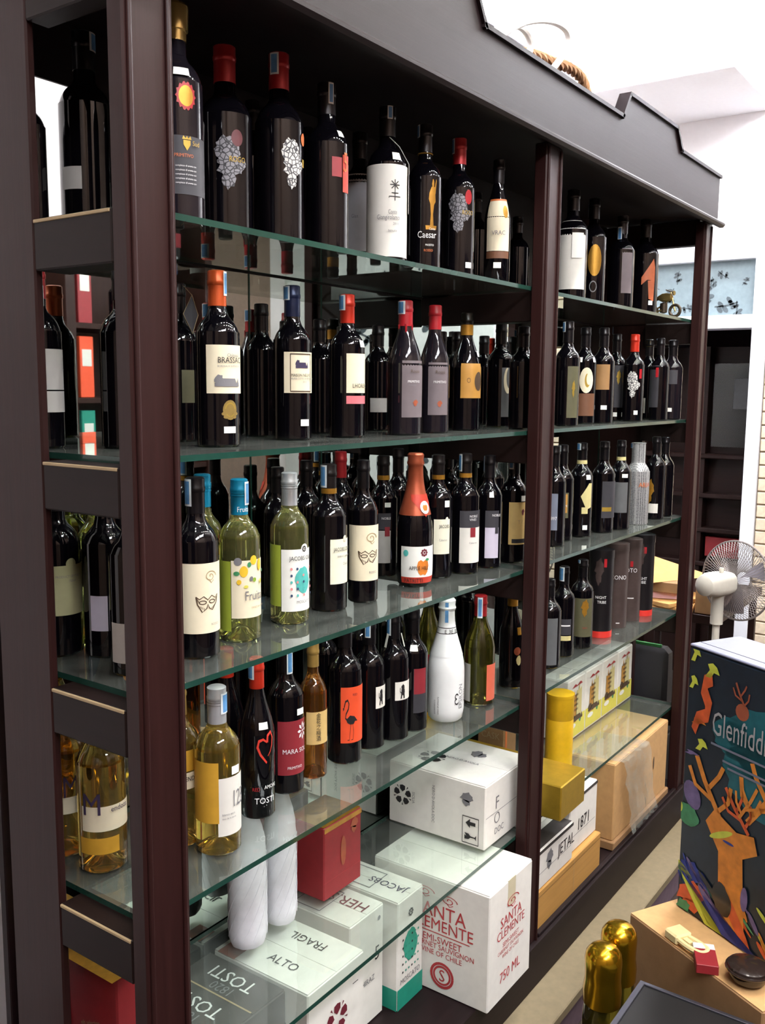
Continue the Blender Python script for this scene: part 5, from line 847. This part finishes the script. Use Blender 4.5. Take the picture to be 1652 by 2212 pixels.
# base, far bay
carton('wooden_case', (1.30, 1.765, .012, .16, ZF, ZF+.118), 'wood_pale', 'long pale wooden wine case lying on the base board', 'crate', seams=False, prints=[('A', 'F', 'block', .5, .86, (.46, .0015), 'brown_print'), ('A', 'F', 'block', .55, .5, (.002, .11), 'tan_print')])
carton('wine_carton', (1.30, 1.55, .016, .165, ZF+.119, ZF+.235), 'carton_white', 'white carton with black writing and tape on the wooden case, beside the middle post', prints=[('T', 'F', 'JETAL', .8, .6, .05, 'black_print'), ('A', 'F', 'smudge', .35, .6, (.06, .06), 'grey_print'), ('A', 'F', 'block', .5, .42, (.22, .0015), 'grey_print'), ('A', 'F', 'block', .5, .96, (.25, .01), 'carton_black'), ('A', 'T', 'block', .5, .2, (.25, .05), 'carton_black')])
carton('wine_carton', (1.556, 1.765, .03, .17, ZF+.119, ZF+.29), 'carton_white', 'taller white carton with black writing on the wooden case, beside the kraft carton', prints=[('T', 'F', '1871', .5, .45, .055, 'black_print'), ('A', 'F', 'block', .5, .3, (.18, .0015), 'grey_print'), ('A', 'F', 'block', .5, .97, (.208, .01), 'carton_black')])
kr = carton('kraft_carton', (1.89, 2.42, .020, .345, ZF+.031, ZF+.297), 'carton_kraft', 'big kraft carton with clear plastic film draped over its corner', prints=[('A', 'F', 'leaf', .72, .55, (.05, .02), 'brown_print', H), ('A', 'F', 'leaf', .70, .38, (.03, .012), 'tan_print', H)])
kb = box('tray', -.275, .275, -.172, .172, -.03, -.0003, 'carton_kraft_dark', kr, .003)
vs, fs = [], []; rr_ = random.Random(5); NU, NV = 14, 12
for j in range(NV):
    for i in range(NU):
        u, v = i/(NU-1), j/(NV-1); xx = -.255+.24*u+.07*v+rr_.uniform(-.006, .006)
        if v < .35: y_, z_ = -.0+(-.1715)*(v/.35)*1.0-.002, .2685+rr_.uniform(0, .005)
        else: y_, z_ = -.174-.035*(v-.35)-rr_.uniform(0, .014), .270-(v-.35)/.65*.26+rr_.uniform(-.004, .004)
        vs.append((xx, y_, z_))
for j in range(NV-1):
    for i in range(NU-1): k = j*NU+i; fs.append((k, k+1, k+NU+1, k+NU))
mk('plastic_film', vs, fs, 'wrap_film', kr, True)
# foam-wrapped bottles
for x, y, r, h, lb in ((.425, .285, .042, .315, 'bottle wrapped in white foam netting, beside the black carton end'), (.532, .285, .037, .31, 'slimmer bottle wrapped in white foam netting next to the red gift box')):
    t = thing('wrapped_bottle', (x, y, Z5), lb, 'wrapped bottle'); rq = random.Random(int(r*1e4)); seg = 28
    prof = [(r*.86, 0), (r*.97, .012), (r, .03), (r*1.0, .12), (r*.985, .19), (r*.93, .235), (r*.78, .265), (r*.62, .285), (r*.5, h-.005), (r*.3, h)]
    vs, fs = lathe_data(prof, seg); vs = [(a*(1+.02*math.sin(9*math.atan2(b, a)+c*60)+rq.uniform(-.008, .008)), b*(1+.02*math.sin(9*math.atan2(b, a)+c*60)+rq.uniform(-.008, .008)), c) for a, b, c in vs]
    mk('foam_sleeve', vs, fs, 'foam', t, True)
    for i in range(12):
        pts = [cylpt(r*1.012+.0006, a0+i*PI/6, .02+.19*k/12) for k, a0 in enumerate([q*.18 for q in range(13)])]; tube('foam_strand', pts, .0005, 'foam', t, 4)

# ------------------------------------------------------------------ ornament on the top shelf
t = thing('motorcycle_ornament', (2.405, .108, ZSH[1]+.0004), 'little brass motorcycle ornament on the end of the top shelf', 'ornament', rz=PI/2-.2)
for sx, nm in ((-.045, 'front_wheel'), (.045, 'rear_wheel')):
    pts = [(sx+.020*math.cos(a), 0, .026+.020*math.sin(a)) for a in [2*PI*i/20 for i in range(20)]]
    o = tube(nm, pts, .0055, 'bronze', t, 8, True)
    for k in range(4): a = k*PI/4; tube('spoke', [(sx+.018*math.cos(a), 0, .026+.018*math.sin(a)), (sx-.018*math.cos(a), 0, .026-.018*math.sin(a))], .0008, 'brass', o, 5)
vs, fs = lathe_data([(.002, -.03), (.012, -.024), (.016, -.005), (.015, .012), (.006, .03)], 14); mk('fuel_tank', [(z-.005, y*.8, x+.074) for x, y, z in vs], fs, 'brass', t, True)
vs, fs = lathe_data([(.003, -.02), (.013, -.016), (.013, .016), (.003, .02)], 12); mk('engine', [(x, y, z+.038) for x, y, z in vs], fs, 'bronze', t, True)
tube('fork', [(-.045, .0, .026), (-.026, 0, .092)], .0028, 'brass', t, 6); tube('handlebar', [(-.02, -.025, .098), (-.028, -.01, .094), (-.028, .01, .094), (-.02, .025, .098)], .002, 'bronze', t, 6)
tube('seat', [(.015, 0, .074), (.035, 0, .070), (.055, 0, .076)], .007, 'bronze', t, 8); tube('exhaust', [(.0, .012, .03), (.03, .013, .022), (.07, .013, .024)], .003, 'brass', t, 6)
tube('frame', [(-.03, 0, .075), (0, 0, .05), (.045, 0, .026)], .003, 'brass', t, 6); vs, fs = lathe_data([(.001, -.004), (.008, 0), (.0085, .004)], 12); mk('headlamp', [(-.036-z, y, x+.088) for x, y, z in vs], fs, 'brass', t, True)

# ------------------------------------------------------------------ things on top of the cabinet
top = 2.4165
def sm(pts, n=8):
    out = []; P = [Vector(p) for p in pts]
    for i in range(len(P)-1):
        p0, p1, p2, p3 = P[max(i-1, 0)], P[i], P[i+1], P[min(i+2, len(P)-1)]
        for k in range(n):
            t = k/n; out.append(.5*((2*p1)+(-p0+p2)*t+(2*p0-5*p1+4*p2-p3)*t*t+(-p0+3*p1-3*p2+p3)*t**3))
    return out+[P[-1]]
tag(tube('power_cable', sm([(.86, .06, top+.010), (.95, .06, 2.52), (1.02, .05, 2.578), (1.16, .05, 2.655), (1.30, .05, 2.70), (1.39, .05, 2.705), (1.41, .055, 2.67), (1.34, .06, 2.60), (1.24, .06, 2.52), (1.15, .06, top+.011)]), .0085, 'cable_white'), 'white power cable bent in a tall loop above the crown board', 'cable')
tag(tube('power_cable', sm([(1.00, .10, top+.010), (1.03, .10, 2.55), (1.12, .10, 2.64), (1.22, .095, 2.672), (1.28, .095, 2.65), (1.26, .10, 2.60), (1.18, .10, 2.52), (1.10, .11, top+.010)]), .0085, 'cable_white'), 'white power cable in a smaller loop inside the tall one', 'cable')
rope = thing('twisted_rope', (1.5, .16, top), 'rough brown twisted rope arching behind the crown board', 'rope')
cl = sm([(1.20, .17, top+.02), (1.25, .17, 2.56), (1.33, .16, 2.645), (1.42, .16, 2.675), (1.55, .16, 2.69), (1.66, .16, 2.705), (1.76, .16, 2.69), (1.81, .16, 2.60), (1.83, .16, top+.02)], 14)
for s in range(3):
    pts = []
    for i, p in enumerate(cl):
        a = i*.55+s*2*PI/3; nx = Vector((0, 1, 0)); d = (cl[min(i+1, len(cl)-1)]-cl[max(i-1, 0)]).normalized(); b = d.cross(nx)
        pts.append(p+nx*.008*math.cos(a)+b*.008*math.sin(a)-Vector((1.5, .16, top)))
    tube('strand', pts, .0085, 'rope', rope, 7)

# ------------------------------------------------------------------ large gift display in the aisle
gz = .600
gb = thing('gift_display_box', (1.10, -.435, gz), 'big dark blue whisky gift box painted with an orange stag', 'gift box', rz=math.atan2(-.877, -.48))
GW, GD, GH = .33, .15, .62
box('body', 0, GW, 0, GD, 0, GH-.001, 'gift_dark', gb, .004); lid = box('lid', 0, GW, 0, GD, GH, GH+.006, 'gift_top', gb, .002)
box('lid_groove', .0, GW, .028, .030, GH+.0055, GH+.0066, 'charcoal_paper', lid, 0)
def gp(nm, u, v, wpx, hpx, m, rot=0, lay=0):
    x, z = (u-1478)/827, GH*(1-(v-1400-(u-1478)*.33)/(550+.45*(u-1478))); c, s = math.cos(rot), math.sin(rot)
    plane_tris('printed_art', art_tris(nm, wpx/827, hpx/985), lambda a, b: (max(.002, min(GW-.002, x+a*c-b*s)), -.0008-.0005*lay, max(.003, min(GH-.003, z+a*s+b*c))), m, gb)
gp('blob', 1650, 1620, 150, 150, 'gift_teal'); gp('blob', 1660, 1700, 170, 170, 'gift_teal'); gp('blob', 1590, 1600, 90, 90, 'gift_teal')
for u, v, wd, ht, m in ((1497, 1415, 24, 40, 'stag_lime'), (1495, 1475, 22, 30, 'stag_lime'), (1538, 1455, 34, 34, 'stag_lime'), (1522, 1610, 30, 28, 'stag_lime'), (1512, 1560, 36, 14, 'stag_orange'), (1500, 1625, 40, 10, 'stag_violet')): gp('arrowbird', u, v, wd, ht, m, 0, 3)
gp('serpent', 1518, 1525, 60, 130, 'stag_red', 0, 3)
rg = random.Random(21)
for i in range(46):
    uu = rg.uniform(1480, 1690); gp('leaf', uu, 1905+(uu-1480)*.75+rg.uniform(-60, 30), rg.uniform(20, 60), rg.uniform(10, 22), rg.choice(['stag_blue', 'stag_violet', 'stag_green', 'stag_red', 'stag_orange', 'stag_lime', 'stag_blue']), rg.uniform(-1.1, -.3), 2)
gp('antler', 1545, 1705, 110, 120, 'stag_orange', 0, 3); gp('antler', 1612, 1760, 70, 90, 'stag_red', .2, 3); gp('antler', 1672, 1740, -120, 130, 'stag_orange', 0, 3); gp('antler', 1635, 1745, -60, 80, 'stag_orange', 0, 4)
gp('stag', 1602, 1900, 120, 250, 'stag_orange', 0, 4); gp('leaf', 1580, 1810, 60, 24, 'stag_lime', .5, 5); gp('leaf', 1598, 1830, 26, 10, 'stag_blue', 0, 6); gp('leaf', 1640, 1960, 16, 90, 'stag_violet', 0, 6)
gp('blob', 1495, 1755, 60, 50, 'stag_green', 0, 2); gp('leaf', 1478, 1735, 12, 40, 'stag_lime', 0, 4); gp('leaf', 1505, 1715, 40, 110, 'stag_violet', .5, 2)
gp('smudge', 1510, 1890, 90, 70, 'stag_blue', 0, 2); gp('smudge', 1520, 1940, 110, 70, 'stag_red', .4, 3); gp('smudge', 1500, 1965, 60, 50, 'stag_green', .8, 4)
gp('leaf', 1560, 2000, 190, 34, 'stag_blue', -.75, 3); gp('leaf', 1545, 1985, 160, 22, 'stag_lime', -.8, 4); gp('leaf', 1600, 2030, 180, 40, 'stag_violet', -.7, 4); gp('leaf', 1620, 2000, 130, 46, 'stag_red', -.9, 5); gp('leaf', 1615, 2060, 180, 30, 'stag_blue', -.7, 6); gp('blob', 1590, 1955, 44, 74, 'bowl_brown', .3, 6); gp('leaf', 1560, 1925, 70, 20, 'bowl_brown', -.6, 5)
gp('antler', 1605, 1510, 40, 50, 'rust_print', 0, 2); gp('leaf', 1610, 1545, 30, 60, 'rust_print', 0, 2)
v2, f2 = text2d('Glenfiddich'); mk('lettering', [(.080+x*.050*.82, -.0035, GH-.175+y*.075+x*.0) for x, y in v2], f2, 'paper_grey', gb)
for i, (x, z, wd) in enumerate(((.18, GH-.20, .2), (.19, GH-.228, .15), (.19, GH-.24, .12))): mk('small_print', [(x-wd/2, -.003, z), (x+wd/2, -.003, z), (x+wd/2, -.003, z+.005), (x-wd/2, -.003, z+.005)], [(0, 1, 2, 3)], 'bluegrey_paper', gb)
# side of the display box that the mirror reflects
for i, (y, z, m) in enumerate(((.04, .45, 'stag_orange'), (.1, .38, 'stag_lime'), (.07, .52, 'stag_red'), (.12, .5, 'stag_lime'), (.05, .3, 'stag_violet'), (.1, .2, 'stag_blue'))):
    plane_tris('printed_art', art_tris('arrowbird', .05, .06), lambda a, b, y=y, z=z: (-.001, y-a, z+b), m, gb)
st = thing('kraft_carton', (1.10, -.435, 0), 'tall brown carton standing on the floor under the stag gift box', 'carton', rz=math.atan2(-.877, -.48))
box('body', -.02, .36, -.12, .17, 0, .598, 'carton_kraft_dark', st, .003); box('flap', -.018, .358, -.118, .024, .598, .5992, 'carton_kraft', st, 0); box('flap', -.018, .358, .026, .168, .598, .5992, 'carton_kraft', st, 0)
# ------------------------------------------------------------------ gold-topped bottles, counter and small things at its far end
lowc = carton('kraft_carton', (.66, .955, -.43, -.24, 0, .285), 'carton_black', 'black carton on the floor carrying the gold-foiled bottles', seams=True)
for x, y, lb in ((.908, -.372, 'gold foil-topped bottle on the black carton, close to the stag gift box'), (.812, -.375, 'gold foil-topped bottle on the black carton, close to the counter corner')):
    t = thing('foil_bottle', (x, y, .2868), lb, 'bottle'); hh = .335
    lathe('body', [(.036, 0), (.040, .006), (.040, .17), (.036, .21), (.03, .24), (.02, .26)], 'olive', t, 24)
    lathe('foil', [(.040, .21), (.041, .24), (.038, .262), (.0385, .285), (.0395, .305), (.037, .32), (.028, .332), (.015, .337), (.001, .338)], 'gold_foil', t, 18)
ct = thing('display_counter', (.25, -.74, 0), 'low black-topped display counter with grey metal edging', 'counter')
box('case', -.60, .555, -.28, .272, 0, .556, 'case_black', ct); tp = box('top', -.61, .565, -.29, .283, .557, .570, 'case_black', ct, .002)
for y in (-.29, .277): box('edge_strip', -.612, .567, y-.003, y+.009, .5565, .574, 'metal_edge', tp, .001)
for x in (-.612, .558): box('edge_strip', x, x+.009, -.281, .276, .5565, .574, 'metal_edge', tp, .001)
t = thing('plastic_buckle', (.955, -.50, .5996), 'cream plastic buckle with a looped handle on the brown carton', 'buckle', rz=-2.1)
box('block', -.04, .0, -.022, .022, 0, .022, 'plastic_cream', t, .004); tube('loop', sm([(0, .014, .012), (.03, .016, .014), (.055, .012, .016), (.062, 0, .016), (.055, -.012, .016), (.03, -.016, .014), (.0, -.014, .012)]), .006, 'plastic_cream', t, 8); box('clip', .0, .02, -.006, .006, .006, .016, 'plastic_cream', t, .001)
t = thing('sauce_bowl', (.90, -.645, .5996), 'dark brown glazed bowl on the brown carton', 'bowl'); lathe('body', [(.02, 0), (.034, .010), (.042, .03), (.040, .038), (.025, .045), (.001, .047)], 'bowl_brown', t, 28); tube('rim', [(.042*math.cos(a), .042*math.sin(a), .031) for a in [2*PI*i/24 for i in range(24)]], .003, 'bowl_brown', t, 6, True)
t = thing('cigarette_pack', (.905, -.56, .5996), 'small red and white paper pack beside the brown bowl', 'pack', rz=.4); box('body', -.03, .03, -.022, .022, 0, .02, 'carton_red', t, .001); box('white_end', .0305, .05, -.022, .022, 0, .02, 'paper', t, .001)

# ------------------------------------------------------------------ fan and work table beyond the cabinet
fn_ = thing('pedestal_fan', (2.80, -.095, 0), 'off-white pedestal fan seen from behind', 'fan')
FZ = 1.04; ax = Vector((.93, -.37, .0)).normalized(); sd = Vector((.37, .93, 0)).normalized(); upv = Vector((0, 0, 1)); oc = Vector((.02, 0, FZ))
def fp(a, s, u): return tuple(oc+ax*a+sd*s+upv*u)
gr = tube('guard_ring', [fp(0, .158*math.cos(q), .158*math.sin(q)) for q in [2*PI*i/48 for i in range(48)]], .004, 'fan_wire', fn_, 6, True)
vs_, fs_ = [], []
for i in range(72):
    q = 2*PI*i/72
    for s in (-1, 1):
        a, b = tube_data([fp(s*.002, .157*math.cos(q), .157*math.sin(q)), fp(s*.035, .12*math.cos(q+.12), .12*math.sin(q+.12)), fp(s*.045, .03*math.cos(q+.3), .03*math.sin(q+.3))], .0013, 4)
        k = len(vs_); vs_ += a; fs_ += [tuple(j+k for j in f) for f in b]
mk('guard_wires', vs_, fs_, 'fan_wire', gr, True)['kind'] = 'stuff'
for i in range(3):
    q = 2*PI*i/3; P = []
    for j in range(7):
        for k in range(4):
            r_ = .02+.115*j/6; an = q+(.25+.5*k/3)*(.6+.6*j/6); P.append(fp(.018-.03*k/3, r_*math.cos(an), r_*math.sin(an)))
    mk('blade', P, [(j*4+k, j*4+k+1, j*4+k+5, j*4+k+4) for j in range(6) for k in range(3)], 'fan_blade', fn_, True)
prof = [(.03, 0), (.048, .01), (.054, .05), (.052, .11), (.04, .15), (.018, .165)]; vs, fs = lathe_data(prof, 20)
mk('motor_housing', [fp(-.046-z, max(-.046, min(.046, x*1.05)), max(-.042, min(.042, y))) for x, y, z in vs], fs, 'fan_white', fn_, True)
lathe('neck', [(.024, .88), (.024, FZ-.05), (.03, FZ-.04)], 'fan_white', fn_, 18, loc=(-.085, .04, 0)); lathe('pole', [(.014, .03), (.014, .88)], 'fan_white', fn_, 16, loc=(-.085, .04, 0)); lathe('stand_base', [(.115, 0), (.115, .015), (.05, .035), (.02, .05)], 'fan_white', fn_, 32, loc=(-.085, .04, 0)); lathe('knob', [(.007, FZ+.04), (.01, FZ+.055), (.008, FZ+.062)], 'fan_white', fn_, 12, loc=(-.07, .035, 0))
tb = thing('work_table', (3.37, .12, 0), 'dark work table heaped with wrapping paper beyond the cabinet end', 'table')
box('top', -.38, .38, -.105, .42, .80, .84, 'wood_far', tb)
for sx in (-.35, .33):
    for sy in (-.09, .37): box('leg', sx, sx+.03, sy, sy+.03, 0, .80, 'wood_far', tb)
def sheet(name, x, y, z, w_, d_, th, rz, mat, label, cat, tilt=0, group=None):
    o = tag(box(name, -w_/2, w_/2, -d_/2, d_/2, 0, th, mat, None, min(.002, th/3)), label, cat, group); o.location = (x, y, z); o.rotation_euler = (tilt, 0, rz); return o
sheet('kraft_bag', 3.12, .30, .842, .36, .30, .02, .2, 'kraft_bag', 'flat kraft paper bag at the bottom of the heap on the work table', 'paper bag')
sheet('kraft_bag', 3.10, .28, .864, .30, .26, .02, -.3, 'kraft_bag', 'kraft paper bag lying askew in the middle of the heap', 'paper bag')
sheet('pink_paper', 3.10, .29, .886, .22, .17, .03, .35, 'pink_sheet', 'pink sheets of wrapping paper on the kraft bags', 'paper')
sheet('paper_stack', 3.13, .32, .918, .32, .24, .045, .1, 'carton_kraft_dark', 'stack of brown paper under the folded kraft bag', 'paper stack')
mk_vs = [(-.2, -.12, 0), (.2, -.12, 0), (.2, .12, 0), (-.2, .12, 0), (.12, -.10, .10), (.16, .10, .10)]
o = tag(mk('kraft_bag', [(-.2, -.12, 0), (.2, -.12, 0), (.2, .12, 0), (-.2, .12, 0), (-.12, .06, .12), (-.16, .11, .12)], [(3, 2, 1, 0), (0, 1, 4), (1, 2, 5, 4), (2, 3, 5), (3, 0, 4, 5)], 'kraft_bag'), 'folded kraft bag with a slanting top edge crowning the heap', 'paper bag'); o.location = (3.12, .31, .9645); o.rotation_euler.z = -.5
carton('small_carton', (3.0, 3.13, .03, .115, .842, .98), 'carton_kraft_dark', 'small brown carton on the near corner of the work table', 'carton')
bg = thing('tote_bag', (2.86, .22, .0), 'black tote bag with a tan strap standing under the work table edge', 'bag') if False else None
bg = thing('tote_bag', (2.685, .30, .40), 'black tote bag with a tan strap in front of the work table', 'bag', rz=-PI/2)
vs, fs = boxdata(-.20, .20, -.06, .06, 0, .36, .02); vs = [(x*(1-.12*z), y*(1-1.2*z), z) for x, y, z in vs]; mk('body', vs, fs, 'bag_black', bg, True)
tube('strap', sm([(-.12, -.05, .34), (-.12, -.066, .2), (-.11, -.068, .08), (-.04, -.07, .02), (.03, -.07, .06)]), .009, 'strap_tan', bg, 8)
box('folder_edge', -.16, .16, -.02, -.01, .36, .372, 'folder_green', bg, .001)
o = box('stool', -.2, .2, -.062, .055, 0, .4, 'case_black', None, .004); o.location = (2.685, .30, 0); o.rotation_euler.z = -PI/2; tag(o, 'plain black storage box under the tote bag', 'box')

# ------------------------------------------------------------------ shelving across the aisle (reflected in the mirror)
oc_ = thing('shelving_unit', (1.9, -2.62, 0), 'dark wooden shelving unit across the aisle, seen in the cabinet mirror', 'shelving')
for x in (-1.3, -.55, .24, 1.24): box('upright', x, x+.06, -.2, .2, 0, 2.5, 'wood_opp', oc_)
OZ = (.12, .52, .92, 1.32, 1.72, 2.12)
for z in OZ: box('shelf_board', -1.24, 1.24, -.18, .19, z-.03, z, 'wood_opp', oc_)
box('back_panel', -1.3, 1.3, -.21, -.201, 0, 2.5, 'wood_opp', oc_)
rq = random.Random(11)
pd = dict(n='wine_bottle', h=.30, r=.037, k='bord', b='dark', c='black_foil')
for zi, z in enumerate(OZ):
    for i in range(11):
        x = .74+i*.225+rq.uniform(-.02, .02)
        if min(abs(x-(1.9+u+.03)) for u in (-1.3, -.55, .24, 1.24)) < .08: continue
        if x > 3.05: continue
        if zi >= 3 and abs(x-2.29) < .13: continue
        dd = dict(pd, x=x, y=-2.50, h=rq.uniform(.27, .31), c=rq.choice(['black_foil', 'black_foil', 'red_foil', 'navy_foil', 'silver_foil']), l='bottle on the shelving across the aisle, facing the cabinet mirror', g='bottles on the shelving across the aisle')
        if rq.random() < .6: dd['L'] = [(PI/2-.9, PI/2+.9, .06, .14, rq.choice(['cream', 'paper', 'maroon_paper', 'lavender_paper', 'tan_paper']))]
        bottle(dd, z+.0004)
for x, z, m, lb in ((2.29, 1.72, 'flame_paper', 'bright orange upright bottle box on the shelving across the aisle'), (2.29, 2.12, 'carton_red', 'red upright bottle box on the upper shelving across the aisle'), (2.29, 1.32, 'carton_teal', 'teal upright bottle box on the shelving across the aisle')):
    t = carton('bottle_box', (x-.045, x+.045, -2.55, -2.46, z+.0004, z+.33), m, lb, 'box', seams=False)
    box('paper_label', -.03, .03, .0452, .0462, .17, .26, 'paper', t, 0)
